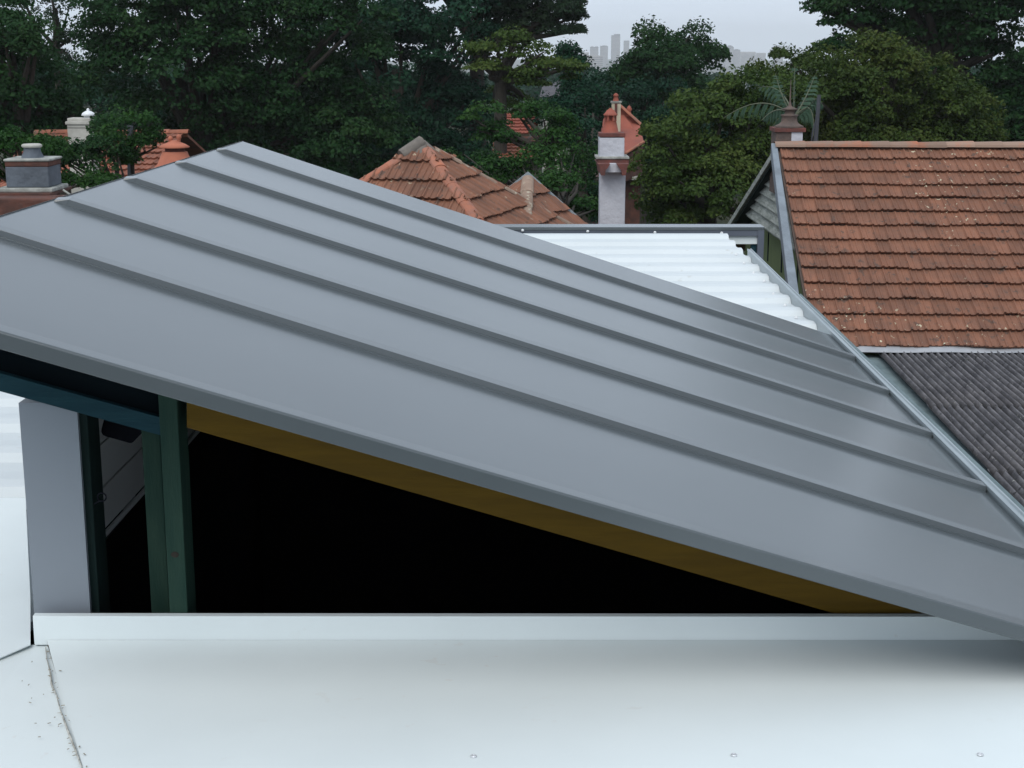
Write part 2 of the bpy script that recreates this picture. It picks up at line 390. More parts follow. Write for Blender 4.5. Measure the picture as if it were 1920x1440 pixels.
# parapet upstand and folded capping down the right-hand side
cy0, cy1 = 2.2, 9.4
def rl(y, dx, z): return Vector((xr(y) + dx, y, z))
pu = MB()
prof = [(.001, zw - .03), (.001, zw + .052), (.0045, zw + .053), (.0045, zw - .03)]
pu.prism_pts([rl(cy0, a, b) for a, b in prof], [rl(cy1, a, b) for a, b in prof])
parapet = pu.build('parapet_upstand', M['cap_steel'], house)
pc = MB()
prof = [(-.001, zw + .046), (-.001, zw + .058), (.003, zw + .060), (.006, zw + .056), (.016, zw + .055), (.019, zw + .060), (.024, zw + .060), (.026, zw + .050), (.026, zw - .16), (.022, zw - .16), (.022, zw + .046)]
pc.prism_pts([rl(cy0, a, b) for a, b in prof], [rl(cy1, a, b) for a, b in prof])
pc.build('parapet_capping', M['cap_steel'], parapet)
pg = MB()
prof = [(.028, zw + .024), (.038, zw + .020), (.050, zw + .036), (.060, zw + .040), (.063, zw + .034), (.063, zw - .2), (.028, zw - .2)]
pg.prism_pts([rl(cy0, a, b) for a, b in prof], [rl(7.75, a, b) for a, b in prof])
pg.build('weathered_lining', M['lead'], parapet)

# --- near apron
apr_y = 3.12; zap = zw
yfold = Pz(960, 1452, zap).y
xl0 = P(60, 1152, apr_y).x
ap = MB()
s0, s1 = Pz(87, 1213, zap), Pz(156, 1440, zap)
rows = []
ny, nx = 14, 26
for j in range(ny + 1):
    t = j / ny; y = apr_y + (yfold - apr_y) * t
    # the sheet leaves the upstand in a small radius and dishes very slightly
    dz = .010 * math.exp(-t * 14) - .004 * math.sin(math.pi * min(1, t)) 
    xs = s0.x + (s1.x - s0.x) * (apr_y - y) / (apr_y - s1.y)
    rows.append([Vector((xs + (1.335 - xs) * i / nx, y, zap + dz + .002)) for i in range(nx + 1)])
ap.grid(rows)
apron = ap.build('apron_sheet', M['white_steel'], house, label='smooth white apron sheet nearest the camera')
fl = MB(); fl.box(s1.x - .3, 1.335, yfold - .9, yfold - .001, zap - .012, zap + .0010); fl.build('lower_pan', M['white_steel'], apron)
ztopf = P(960, 1156, apr_y).z
up = MB()
up.prism_pts([Vector((xl0, y, z)) for y, z in [(apr_y + .001, zap), (apr_y + .003, ztopf), (apr_y + .020, ztopf + .0008), (apr_y + .020, zap)]],
             [Vector((1.36, y, z)) for y, z in [(apr_y + .001, zap), (apr_y + .003, ztopf - .002), (apr_y + .020, ztopf - .0012), (apr_y + .020, zap)]])
up.build('upstand', M['white_steel'], apron, bevel=.001)
for px, py in ((888, 1418), (1376, 1416), (1838, 1415)):
    c = Pz(px, py, zap + .002); s = MB()
    s.lathe(c, [(.0062, 0), (.0060, .0012), (.0046, .0024), (.0030, .0028), (.0024, .0016), (.0004, .0016)], 16)
    s.build('rivet', M['rivet'], apron)
# corner sheets at the left
cs = MB()
a0 = [(-260, 1440), (156, 1441), (87, 1213), (62, 1213), (-260, 1555)]
pts = [Pz(-260, 1440, zap - .004), Pz(156, 1455, zap - .004), Pz(89, 1210, zap - .004), Pz(62, 1210, zap - .004)]
ctr = Pz(-40, 1325, zap - .004)
cs.face([Pz(62, 1209, zap - .004), Pz(89, 1209, zap - .004), Pz(165, 1470, zap - .004), Pz(-300, 1470, zap - .004), Pz(-300, 1660, zap - .004) if False else Pz(-60, 1372, zap - .004)])
cs.face([Pz(62, 1209, zap - .004), Pz(-60, 1372, zap - .004), Pz(-300, 1470, zap - .004), Pz(-500, 1470, zap + .004), Pz(-500, 1240, zap + .012)])
corner = cs.build('corner_sheet', M['white_steel'], house)
ls = MB()
poly = []
for px, py in ((48, 934), (57, 1120), (57, 1208), (0, 1233), (-400, 1400), (-400, 934)):
    z_ = zap + .01
    for _ in range(4): q_ = Pz(px, py, z_); z_ = zap + .006 + (q_.y - 3.1) / 1.1 * .028
    poly.append(Pz(px, py, z_))
ls.prism(poly, -UP * .0025)
ls.build('side_flashing', M['white_steel'], house)
# lap joint of the apron sheet: wandering sealant bead with grit
pts = [(86, 1214), (89, 1236), (94, 1262), (98, 1284), (106, 1304), (113, 1330), (122, 1352), (131, 1380), (142, 1404), (153, 1438)]
sb = MB(); sb.tube([Pz(px + random.uniform(-1.5, 1.5), py, zap + .002) for px, py in pts], [.0022 * random.uniform(.5, 1.3) for _ in pts], 6)
sb.build('sealant_bead', M['sealant'], apron)
lt = MB()
for k in range(46):
    if k < 30:
        q = random.choice(pts); c = Pz(q[0] + random.gauss(0, 5), q[1] + random.gauss(0, 9), zap + .003)
    else:
        c = Pz(random.uniform(40, 120), random.uniform(1180, 1400), zap + .003)
    if c.y > apr_y - .01: continue
    a = random.uniform(0, 6.28); l_ = random.uniform(.001, .0045); w_ = random.uniform(.0006, .0014)
    u = Vector((math.cos(a), math.sin(a), 0)); w = Vector((-u.y, u.x, 0))
    lt.hexa([c - u * l_ - w * w_, c + u * l_ - w * w_, c + u * l_ + w * w_, c - u * l_ + w * w_],
            [c - u * l_ * .8 - w * w_ * .6 + UP * .0012, c + u * l_ * .6 - w * w_ + UP * .0008, c + u * l_ * .8 + w * w_ * .5 + UP * .001, c - u * l_ + w * w_ * .7 + UP * .0006])
tag(lt.build('leaf_litter', M['litter']), 'dark specks of grit and leaf litter along the sheet joint at lower left', 'litter', kind='stuff')

# --- clerestory opening: posts, beams, boards, dark room
def post(name, pxa, pxb, Y, depth, zt, m, zb=None, label=None):
    xa = P(pxa, 1150, Y).x; xb = P(pxb, 1150, Y).x
    b = MB(); b.box(xa, xb, Y, Y + depth, zb if zb else zw - .4, zt); return b.build(name, m, house, bevel=.002, label=label)
zc = P(146, 770, 3.15).z
corner_fl = MB()
xa, xb = P(58, 1150, 3.15).x, P(163, 1150, 3.15).x
corner_fl.prism_pts([Vector((xa, 3.172, zap + .01)), Vector((xb, 3.176, zap + .01)), Vector((xb, 3.188, zap + .01)), Vector((xa + .004, 3.5, zap + .01))],
                    [Vector((xa, 3.172, zc + .012)), Vector((xb, 3.176, zc + .012)), Vector((xb, 3.188, zc + .012)), Vector((xa + .004, 3.5, zc + .012))])
corner_fl.build('corner_flashing', M['corner_steel'], house, label='flat blue-grey steel corner flashing beside the opening')
post('stud', 163, 187, 3.20, .09, zc + .06, M['dark_timber'])
post('stud', 284, 318, 3.24, .045, P(290, 800, 3.24).z, M['green_timber'])
zc3 = P(320, 752, 3.135).z
post('stud', 318, 352, 3.143, .09, zc3 + .03, M['green_timber'])
kn = MB(); c = P(328, 1040, 3.1425)
kn.grid([[c + Vector((math.cos(a) * r * 1.25, -d_, math.sin(a) * r)) for a in [2 * math.pi * j / 10 for j in range(10)]] for r, d_ in ((.0072, 0), (.006, .0012), (.001, .0006))], closed=True)
kn.build('knot', M['brown_soffit'], house)
# roof direction in the vertical plane of the front
sl = Vector((1, 0, -(nR.x / nR.z)))
def beam(name, A, B, Y, Yd, m, par=house, label=None):
    """A, B = ((px, py_top, py_bottom)) in the front plane Y; beam of depth Yd going back"""
    at, ab = P(A[0], A[1], Y), P(A[0], A[2], Y); bt, bb = P(B[0], B[1], Y), P(B[0], B[2], Y)
    b = MB(); D = Vector((0, Yd, 0)); b.prism_pts([at, ab, ab + D, at + D], [bt, bb, bb + D, bt + D])
    return b.build(name, m, par, bevel=.0015, label=label)
beam('lower_rafter', (-160, 655, 690), (306, 784, 818), 3.147, .02, M['teal_timber'], label='teal stained timber rafter above the corner opening')
beam('shaded_rafter_top', (-160, 600, 654), (306, 736, 783), 3.171, .03, M['shade_timber'])  # rafter's upper part, its overhang shade painted as a near-black beam
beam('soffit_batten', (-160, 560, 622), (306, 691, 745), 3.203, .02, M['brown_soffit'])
beam('rafter', (350, 730, 802), (1900, 1165, 1247), 3.15, .045, M['honey_timber'], label='honey brown timber rafter under the near roof edge')
# white boarded inner wall on the high side
wb = MB()
for i in range(8):
    z0 = zw + .028 + i * .118; z1 = z0 + .112
    y0, y1 = 3.50, 6.3
    prof = [(0, z0), (.0, z1), (-.012, z1), (-.012, z0)]
    wb.prism_pts([Vector((xwall(y0) + a, y0, z)) for a, z in prof], [Vector((xwall(y1) + a, y1, z)) for a, z in prof])
def rp(px_x, y):   # underside of roof at x,y
    return G0.z - (nR.x * (px_x - G0.x) + nR.y * (y - G0.y)) / nR.z - roofth - .01
wb.build('inner_weatherboards', M['board_white'], house, planes=[(Vector((-1.1, 5, rp(-1.1, 5))), nR)])
wt = MB(); prof = [(.001, zw + .012), (.001, zw + .024), (.010, zw + .024), (.010, zw + .012)]
wt.prism_pts([Vector((xwall(3.5) + a, 3.5, z)) for a, z in prof], [Vector((xwall(6.3) + a, 6.3, z)) for a, z in prof])
wt.build('board_trim', M['board_white'], house)
zb = H - 4.2
rm = MB()
xL, xR = -1.13, 1.46
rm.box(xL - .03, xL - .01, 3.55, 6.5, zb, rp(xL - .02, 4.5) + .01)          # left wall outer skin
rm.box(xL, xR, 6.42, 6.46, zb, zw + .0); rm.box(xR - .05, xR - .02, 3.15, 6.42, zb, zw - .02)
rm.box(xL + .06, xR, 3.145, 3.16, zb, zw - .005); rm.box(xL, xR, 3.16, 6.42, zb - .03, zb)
# back wall wedge up to the roof underside
yb = 6.3
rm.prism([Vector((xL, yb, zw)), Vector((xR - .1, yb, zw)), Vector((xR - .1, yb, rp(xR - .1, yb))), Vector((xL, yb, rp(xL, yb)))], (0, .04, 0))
oc = MB(); oc.box(xL - .045, xL - .032, 3.56, 6.44, zw - .03, rp(xL - .02, 4.5) + .0); oc.build('side_cladding', M['corner_steel'], house)
rm.build('room_lining', M['shade_lining'], house)
# outer walls of the extension down to the ground
ow = MB(); ow.box(-4.5, xR - .03, 6.6, 10.6, 0, zw - .10); ow.box(-4.5, -1.25, 1.4, 6.55, 0, zw - .10); ow.box(-1.2, xR + .0, 1.4, 3.1, 0, zw - .12)
ow.build('outer_wall', M['housewall'], house)
# sheets under the flashings near the left
us = MB(); us.box(-4.5, -1.14, 1.4, 4.2, zw - .05, zw - .03); us.build('roof_deck', M['white_steel'], house)

# floodlight hanging inside, and the ring on the dark stud
fY = 3.45
fl = MB()
fp = [P(197, 775, fY), P(268, 790, fY), P(266, 812, fY), P(246, 833, fY), P(192, 818, fY), P(188, 810, fY)]
fl.prism(fp, (0, .09, 0))
lamp = thing('floodlight', 'black floodlight hanging under the teal rafter in the corner opening', 'light', P(228, 800, fY))
fl.build('housing', M['black_plastic'], lamp, bevel=.006)
br = MB(); c = P(228, 776, fY + .045); br.box(c.x - .022, c.x + .022, fY + .03, fY + .06, c.z - .01, c.z + .12); br.build('bracket', M['black_plastic'], lamp)
rg = MB(); c = P(191, 932, 3.2); ring = []
for j in range(24):
    a = 2 * math.pi * j / 24; ring.append(c + Vector((math.cos(a) * .0095, 0, math.sin(a) * .0095)))
rg.tube(ring + [ring[0]], .0018, 6); 
rg.tube([c + Vector((-.006, 0, -.009)), c + Vector((-.018, 0, -.016))], .002, 6)
tag(rg.build('hook_ring', M['black_plastic']), 'small black ring hook on the dark stud of the opening', 'hook')

# ================================================================== TILED ROOFS
def tiles(mb, O, u, v, n, ncol, nrow, w, g_, amp=1.0, jit=.007, stag=False):
    u = u.normalized(); v = v.normalized(); n = n.normalized()
    pr = [(0, .004), (.07, .020), (.15, .020), (.22, .004), (.44, .002), (.50, .012), (.58, .012), (.64, .002), (.90, .002), (.96, .010), (1.02, .004)]
    for i in range(nrow):
        drift = random.uniform(-.004, .004)
        for j in range(ncol):
            b0 = O + u * (w * (j + (.5 if (stag and i % 2) else 0))) + v * (g_ * i)
            dj = random.uniform(-jit, jit); dv = random.uniform(-jit, jit) * 1.6 + drift + .012 * math.sin(j * .37 + i * 2.1) + .008 * math.sin(j * 1.13 + i * 5.3); hb = .050 + random.uniform(-.004, .005)
            top, bot, low_ = [], [], []
            for fx, hz in pr:
                q = b0 + u * (fx * w + dj * .3)
                top.append(q + n * (hz * amp * .8 + .006)); bb = q + v * (g_ * 1.06 + dv) 
                bot.append(bb + n * (hz * amp + hb)); low_.append(bb + n * (hz * amp * .4 + hb - .036) - v * .012)
            mb.grid([top, bot, low_], smooth=False)
def ridge_caps(mb, A, B, n, r=.11, seg=.36, over=.05):
    A, B = Vector(A), Vector(B); d = (B - A); ln = d.length; d.normalize(); k = max(1, round(ln / seg)); s_ = ln / k
    side = d.cross(n).normalized(); up_ = side.cross(d).normalized()
    for i in range(k):
        a = A + d * (s_ * i); b = a + d * (s_ + over * .6); jt = random.uniform(-.006, .006)
        rows = []
        for q, rr in ((a, r * .93), (b, r * 1.07)):
            rows.append([q + side * (math.cos(t) * rr) + up_ * (math.sin(t) * rr * .62 + jt - .02) for t in [math.pi * x / 7 for x in range(8)]])
        rows.append([rows[-1][x] + (q - rows[-1][x]) * .16 for x in range(8)])
        mb.grid(rows, smooth=False)

# --- right: tiled gable house
tY0 = 23.0
hr = thing('tiled_house', 'old terracotta tiled house with a grey weatherboard gable at right', 'house', (8, 23, 0))
rdg = P(1458, 276, tY0); eav_y = 19.3; eav_z = P(1700, 652, eav_y).z
us_ = e2r.copy()                                                    # along the ridge, to the right
dv = Vector((0, eav_y - tY0, eav_z - rdg.z)); dvh = -e2 * (tY0 - eav_y); vvec = Vector((dvh.x, dvh.y, dv.z)); vn = vvec.normalized()
nT = us_.cross(-vn).normalized()
if nT.z < 0: nT = -nT
nrow = 14; gauge = vvec.length / nrow; tw = .185
tl = MB(); tiles(tl, rdg + us_ * .02, us_, vn, nT, 50, nrow, tw, gauge, amp=1.25)
roofT = tl.build('tile_roof', M['tile'], hr)
rc = MB(); ridge_caps(rc, rdg - us_ * .05 + UP * .03, rdg + us_ * 9.3 + UP * .03, UP, r=.13, seg=.42); rc.build('ridge_cap', M['ridge_mix'], roofT)
# far slope, shallower
farE = Vector((rdg.x, rdg.y, rdg.z)) + e2 * 6.2 + UP * (-.373 * 6.2)
fs = MB(); fs.prism([rdg, rdg + us_ * 9.3, farE + us_ * 9.3, farE], (0, 0, -.10)); fs.build('rear_slope', M['tile'], hr)
ud = MB(); eR = rdg + vvec
ud.prism([rdg - UP * .02, rdg + us_ * 9.3 - UP * .02, eR + us_ * 9.3 - UP * .02, eR - UP * .02], (0, 0, -.05)); ud.build('roof_deck', M['old_pot'], hr)
# near barge board: broad blue grey board below the tiles' verge
def strip(mb, A, B, w0, w1, depth, side):
    mb.hexa([A - side * w0 - UP * depth, A - UP * depth, B - UP * depth, B - side * w1 - UP * depth],
            [A - side * w0, A, B, B - side * w1])
bb_ = MB(); Ab = P(1457, 268, tY0); Bb = Ab + (P(1498, 548, 20.2) - Ab) * 1.35
strip(bb_, Ab, Bb, .09, .15, .22, X); bb_.build('barge_board', M['blue_board'], hr, bevel=.01)
# far barge board with lichen, dark soffit
fb = MB(); A1 = P(1449, 288, tY0 + .1); B1 = P(1362, 432, 27.9)
strip(fb, A1, B1 + (B1 - A1) * .1, .03, .06, .10, X); fb.build('barge_board', M['gable_board'], hr, label='peeling lichen covered far barge board')
sf = MB(); xg = 4.28
sf.hexa([A1 + Vector((0, 0, -.15)), Vector((xg, A1.y, A1.z - .15)), Vector((xg, B1.y + .5, B1.z - .34)), B1 + Vector((0, .5, -.34))],
        [A1 + Vector((0, 0, -.04)), Vector((xg, A1.y, A1.z - .04)), Vector((xg, B1.y + .5, B1.z - .20)), B1 + Vector((0, .5, -.20))])
sf.build('soffit', M['dark_timber'], hr)
# gable weatherboards
zgb = P(1398, 397, 26.5).z
xgw = 4.15
gw = MB(); nb = 8; ht = rdg.z - zgb
for i in range(nb):
    z0 = zgb + ht * i / nb; z1 = zgb + ht * (i + 1) / nb + .012
    gw.hexa([(xgw - .075, 19.4, z0), (xgw + .05, 19.4, z0), (xgw + .05, 28, z0), (xgw - .075, 28, z0)],
            [(xgw - .004, 19.4, z1), (xgw + .05, 19.4, z1), (xgw + .05, 28, z1), (xgw - .004, 28, z1)])
nfar = Vector((0, .373, 1)).normalized(); nnear = Vector((0, -.66, 1)).normalized()
gw.build('gable_boards', M['gable_board'], hr, planes=[(Vector((4, 23, rdg.z - .12)), nfar), (Vector((4, 23, rdg.z - .12)), nnear)])
gwall = MB(); gwall.box(4.30, 13.0, 19.55, 27.4, 0, zgb - .0)
gwall.build('wall', M['olive_wall'], hr, planes=[(Vector((4, 23, rdg.z - .2)), nnear)])
for yy in (21.0, 22.25, 23.6, 24.9):
    st = MB(); st.box(4.285, 4.301, yy, yy + .05, 3, zgb - .02); st.build('wall_joint', M['dark_timber'], hr)
cb = MB(); cb.box(4.12, 4.17, 21.4, 26.6, zgb - .05, zgb + .0); cb.build('sill_board', M['gable_board'], hr)
# chimney astride the ridge with a sooty terracotta pot
cY = tY0 + .45
ch = MB(); cx0, cx1 = P(1450, 240, cY).x, P(1504, 240, cY).x; zb0 = P(1470, 300, cY).z; zb1 = P(1470, 246, cY).z
ch.box(cx0 + .015, cx1 - .02, cY - .18, cY + .25, zb0 - .5, zb1); chim = ch.build('chimney', M['old_pot'], hr)
wp = MB(); wp.box(P(1484, 255, cY - .18).x, cx1 - .022, cY - .185, cY - .1805, P(1490, 264, cY).z, zb1 - .005); wp.build('render_patch', M['stucco'], chim)
cc = MB(); cc.box(cx0 - .01, cx1 + .02, cY - .21, cY + .28, zb1, P(1470, 239, cY).z); cc.build('brick_course', M['brick'], chim)
cm = (cx0 + cx1) / 2 + .02; z = lambda y: P(1470, y, cY).z
k_ = cY / 2800
lp = [(26, 239), (27, 236), (22, 234), (18, 232), (15, 228), (14, 219), (16, 217), (16, 215), (9, 214), (9, 207), (14, 206), (15, 204), (6, 201), (3, 198), (1.5, 190), (.7, 150)]
cpn = MB(); cpn.lathe((cm, cY, 0), [(r_ * k_, z(y_)) for r_, y_ in lp], 14); cpn.build('chimney_pot', M['old_pot'], chim)

pl = MB(); pY = 23.9; a = P(1529, 268, pY); b = P(1536, 178, pY); pl.tube([a - UP * 1.2, a, b], [.035, .035, .03], 8)
pl.tube([P(1518, 268, 23.4) - UP * .3, P(1524, 245, 23.4), P(1530, 225, 23.4)], [.014, .012, .01], 6)
tag(pl.build('roof_pole', M['pole']), 'thin dark pole standing behind the tiled ridge beside the palm', 'pole')

# --- corrugated lean-to below the tiled roof
ln_ = thing('corrugated_lean_to', 'dark corrugated cement sheet lean-to roof below the terracotta tiles', 'shed', (6, 15, 0))
cz0 = P(1800, 664, 19.25).z; cpit = math.tan(R(2.0))
def cz(y): return cz0 - (19.25 - y) * cpit
cg = MB(); pitchc = .088; x0c = 4.73
laps = [19.25, 16.55, 14.15, 11.9, 9.6]
for li in range(4):
    ya, yb2 = laps[li], laps[li + 1] - .0
    nx_ = int(7.0 / (pitchc / 6)); rows = []
    for y, lift in ((ya, 0.0), ((ya + yb2) / 2, .004), (yb2 - .03, .020), (yb2 - .03, .002)):
        rows.append([Vector((x0c + .02 * random.random() * 0 + i * pitchc / 6 + (y - 17) * e2.x, y, cz(y) + .030 * math.cos(2 * math.pi * i / 6) + .03 + lift + .004 * math.sin(i * .31 + li))) for i in range(nx_)])
    cg.grid(rows)
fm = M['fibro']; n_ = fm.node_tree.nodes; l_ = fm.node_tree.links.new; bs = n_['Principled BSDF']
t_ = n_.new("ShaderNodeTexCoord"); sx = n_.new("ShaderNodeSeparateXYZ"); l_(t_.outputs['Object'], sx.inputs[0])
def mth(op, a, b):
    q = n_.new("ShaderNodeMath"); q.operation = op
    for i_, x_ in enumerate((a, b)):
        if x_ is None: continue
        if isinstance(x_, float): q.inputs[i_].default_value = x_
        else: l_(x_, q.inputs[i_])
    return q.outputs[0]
# valley shade and crest light painted into the sheet colour, with some lodged dirt
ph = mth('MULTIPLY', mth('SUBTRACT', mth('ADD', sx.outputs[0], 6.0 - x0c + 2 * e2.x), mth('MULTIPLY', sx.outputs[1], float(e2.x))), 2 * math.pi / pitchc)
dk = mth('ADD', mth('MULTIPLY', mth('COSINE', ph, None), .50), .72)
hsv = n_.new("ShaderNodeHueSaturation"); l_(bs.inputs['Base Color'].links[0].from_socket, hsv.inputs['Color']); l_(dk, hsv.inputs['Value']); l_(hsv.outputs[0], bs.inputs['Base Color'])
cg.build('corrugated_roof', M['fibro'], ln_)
vf = MB(); vf.hexa([(3.6, 9.6, cz(9.6) - .06), (12, 9.6, cz(9.6) - .06), (12, 19.3, cz(19.3) - .06), (3.6, 19.3, cz(19.3) - .06)],
                   [(3.6, 9.6, cz(9.6) - .03), (12, 9.6, cz(9.6) - .03), (12, 19.3, cz(19.3) - .03), (3.6, 19.3, cz(19.3) - .03)])
vf.build('valley_flashing', M['lead'], ln_)
lf = MB(); prof = []
for i in range(30):
    x = 4.3 + i * .3; w_ = .012 * math.sin(i * 1.7) + .008 * math.sin(i * .6)
    prof.append((x, w_))
rowsA = [[Vector((x, 19.30, cz(19.3) + .10 + w_)) for x, w_ in prof], [Vector((x, 19.24, cz(19.24) + .085 + w_)) for x, w_ in prof], [Vector((x, 19.12, cz(19.1) + .052 + w_ * .4)) for x, w_ in prof]]
lf.grid(rowsA, smooth=False); lf.build('apron_flashing', M['pale_flash'], ln_)
lw = MB(); lw.box(4.6, 12, 9.7, 19.2, 0, cz(9.6) - .10); lw.build('wall', M['housewall'], ln_)

# --- pyramid-roofed houses beyond the near roof
def face_tiles(mb_list, apex, dirs, pitch, a_len, w, g_, base):
    pass
def hip_roof(parent, apex, phi, drop, run, w, g_, tmat, rmat, which=(0, 1, 2, 3), capm=None, amp=1.0):
    """four hips at 45+90k degrees, turned by phi; run = horizontal half side"""
    D = [Vector((math.cos(R(45 + 90 * k) + phi) * math.sqrt(2), math.sin(R(45 + 90 * k) + phi) * math.sqrt(2), -drop)) for k in range(4)]
    rp_ = MB(); bms = []
    objs = []
    for k in range(4):
        a, b = D[k], D[(k + 1) % 4]
        u = (b - a); u.z = 0; u.normalize(); mid = (a + b) / 2; v = mid.normalized(); n = u.cross(v)
        if n.z < 0: n = -n
        if k in which:
            nrow_ = int(run * mid.length / g_) + 1; W = run * 2 + w * 2; nc = int(W / w) + 2
            t_ = MB(); tiles(t_, apex - u * (W / 2), u, v, n, nc, nrow_, w, g_, amp=amp)
            side_a = a.cross(UP); side_b = b.cross(UP)
            c_ = mid
            if side_a.dot(c_) > 0: side_a = -side_a
            if side_b.dot(c_) > 0: side_b = -side_b
            objs.append(t_.build('tile_slope', tmat, parent, planes=[(apex, side_a.normalized()), (apex, side_b.normalized())]))
        else:
            t_ = MB(); t_.prism([apex, apex + a * run, apex + b * run], (0, 0, -.05)); objs.append(t_.build('tile_slope', tmat, parent))
    return D, objs
# A: nearer pyramid roof
hA = thing('pyramid_roof_house', 'weathered terracotta pyramid roof peeking over the grey roof edge', 'house', (-1.2, 20, 0))
apA = P(793, 270, 20.0)
DA, oA = hip_roof(hA, apA, R(-17), .76, 3.3, .20, .36, M['tile'], None, which=(0, 2, 3), amp=1.6)
for k in (0, 2, 3):
    rc = MB(); ridge_caps(rc, apA + DA[k] * .10 + UP * .02, apA + DA[k] * 3.2 + UP * .02, UP, r=.088, seg=.40 if k != 0 else .42)
    rc.build('hip_cap', M['ridge'] if k != 0 else M['ridge_grey'], hA)
mo = MB(); mo.lathe(apA, [(.26, -.20), (.20, -.10), (.10, -.01), (.03, .05)], 9); mo.tube([apA + UP * .02, apA + DA[2] * .22 + UP * .02], [.10, .09], 8); mo.build('mortar_cap', M['mortar'], hA)
wA = MB(); wA.prism([apA + Vector((d.x * 2.8, d.y * 2.8, 0)) for d in DA], (0, 0, 0)) if False else None
wA = MB(); cen = Vector((apA.x, apA.y, 0)); zt_ = apA.z - .76 * 3.15
wA.prism_pts([cen + Vector((d.x * 2.8, d.y * 2.8, 0)) for d in DA], [cen + Vector((d.x * 2.8, d.y * 2.8, zt_)) for d in DA]); wA.build('wall', M['housewall'], hA)
# B: gablet with pale central hip and thin metal edges
hB = thing('pointed_roof_house', 'pointed tiled roof with thin pale metal edges left of the white chimney', 'house', (.2, 21.5, 0))
aB = P(990, 329, 21.4); lB = P(860, 432, 21.6); rB = P(1140, 462, 21.7); fB = P(984, 425, 19.9); 
fB = aB + (fB - aB) * 1.5
def tri_tiles(par, A, Bq, Cq, w, g_, m):
    n = (Bq - A).cross(Cq - A).normalized()
    if n.z < 0: n = -n
    u = (Cq - Bq); u = Vector((u.x, u.y, 0)); u = (u - n * u.dot(n)).normalized(); u = UP.cross(n).normalized(); v = u.cross(n).normalized()
    if v.z > 0: v = -v
    t_ = MB(); tiles(t_, A - u * 2.4, u, v, n, int(4.8 / w), int(3.2 / g_), w, g_)
    pa = (Bq - A).cross(n).normalized(); pa = -pa if pa.dot(Cq - A) > 0 else pa
    pb = (Cq - A).cross(n).normalized(); pb = -pb if pb.dot(Bq - A) > 0 else pb
    return t_.build('tile_slope', m, par, planes=[(A, pa), (A, pb)])
tri_tiles(hB, aB, lB, fB, .20, .34, M['tile']); tri_tiles(hB, aB, fB, rB, .20, .34, M['tile'])
rc = MB(); dF = (fB - aB); ridge_caps(rc, aB + dF * .04 + UP * .02, aB + dF * .62 + UP * .02, UP, r=.09, seg=.5); rc.build('hip_cap', M['ridge_grey'], hB)
for q in (lB, rB):
    e = MB(); d = (q - aB).normalized(); e.sweep(aB + UP * .035 - d * .0, q + UP * .035, [(-.02, -.06), (.02, -.06), (.02, .02), (-.02, .02)], YV, UP); e.build('metal_edge', M['cap_steel'], hB)
bk = MB(); bq = Vector((aB.x, aB.y + 3.0, aB.z - 1.6)); bk.prism([aB - UP * .03, lB - UP * .03, lB + Vector((0, 3, -1)), bq], (0, 0, -.05)); bk.prism([aB - UP * .03, rB - UP * .03, rB + Vector((0, 3, -1)), bq], (0, 0, -.05)); bk.build('rear_slope', M['tile'], hB)
wB = MB(); wB.prism_pts([Vector((lB.x + .4, 20.4, 0)), Vector((rB.x - .4, 20.4, 0)), Vector((rB.x - .4, 23, 0)), Vector((lB.x + .4, 23, 0))],
                        [Vector((lB.x + .4, 20.4, lB.z - 1.0)), Vector((rB.x - .4, 20.4, lB.z - 1.0)), Vector((rB.x - .4, 23, lB.z - 1.0)), Vector((lB.x + .4, 23, lB.z - 1.0))]); wB.build('wall', M['housewall'], hB)

# ================================================================== CHIMNEYS
def chimney_parts(root, Y, items):
    """items: (part name, material, px0, px1, py_top, py_bot, depth factor)"""
    for nm, m, x0, x1, yt, yb_, df in items:
        a = P(x0, yt, Y); b = P(x1, yt, Y); b.z = P(x1, yb_, Y).z; b.z = max(b.z, 0); hw = (b.x - a.x) / 2 * df
        q = MB(); q.box(a.x, b.x, Y - hw + .3, Y + hw + .3, b.z, a.z); q.build(nm, m, root, bevel=.012)
Yc = 24.0
wc = thing('stucco_chimney', 'tall white stucco chimney with brick collars and a red clay pot', 'chimney', (P(1150, 400, Yc).x, Yc, 0))
chimney_parts(wc, Yc, [('shaft', M['stucco'], 1126.5, 1174, 318, 1400, 1), ('upper_shaft', M['stucco'], 1125, 1172, 259, 297, 1),
                       ('ledge', M['stone'], 1118, 1180.5, 294, 299, 1), ('brick_collar', M['brick'], 1121, 1179.5, 299, 307.5, 1), ('cap', M['brick'], 1124.5, 1173.5, 250, 258, 1)])
q = MB(); q.box(P(1128, 300, Yc).x, P(1172.5, 300, Yc).x, Yc - .12, Yc + .5, P(1150, 322, Yc).z, P(1150, 306, Yc).z); q.build('neck', M['stucco'], wc)
for s_, xo in ((1, 1121), (-1, 1179.5)):
    pts = [(xo, 307.5), (xo + s_ * 23, 307.5), (xo + s_ * 18, 316), (xo + s_ * 15, 318), (xo + s_ * 13, 329), (xo + s_ * 6, 329), (xo + s_ * 3, 313)]
    q = MB(); q.prism([P(a_, b_, Yc - .24) + Vector((0, 0, 0)) for a_, b_ in pts], (0, 1.0, 0)); q.build('brick_corbel', M['brick'], wc)
kk = Yc / 2800; zz = lambda y: P(1147, y, Yc).z; cx = P(1147, 220, Yc).x
pot = MB(); pot.lathe((cx, Yc + .3, 0), [(r_ * kk, zz(y_)) for r_, y_ in [(16, 250), (15, 247), (13, 238), (11, 229), (12, 227.5)]], 16)
pot.lathe((cx, Yc + .3, 0), [(r_ * kk, zz(y_)) for r_, y_ in [(3, 228), (3, 216)]], 8)
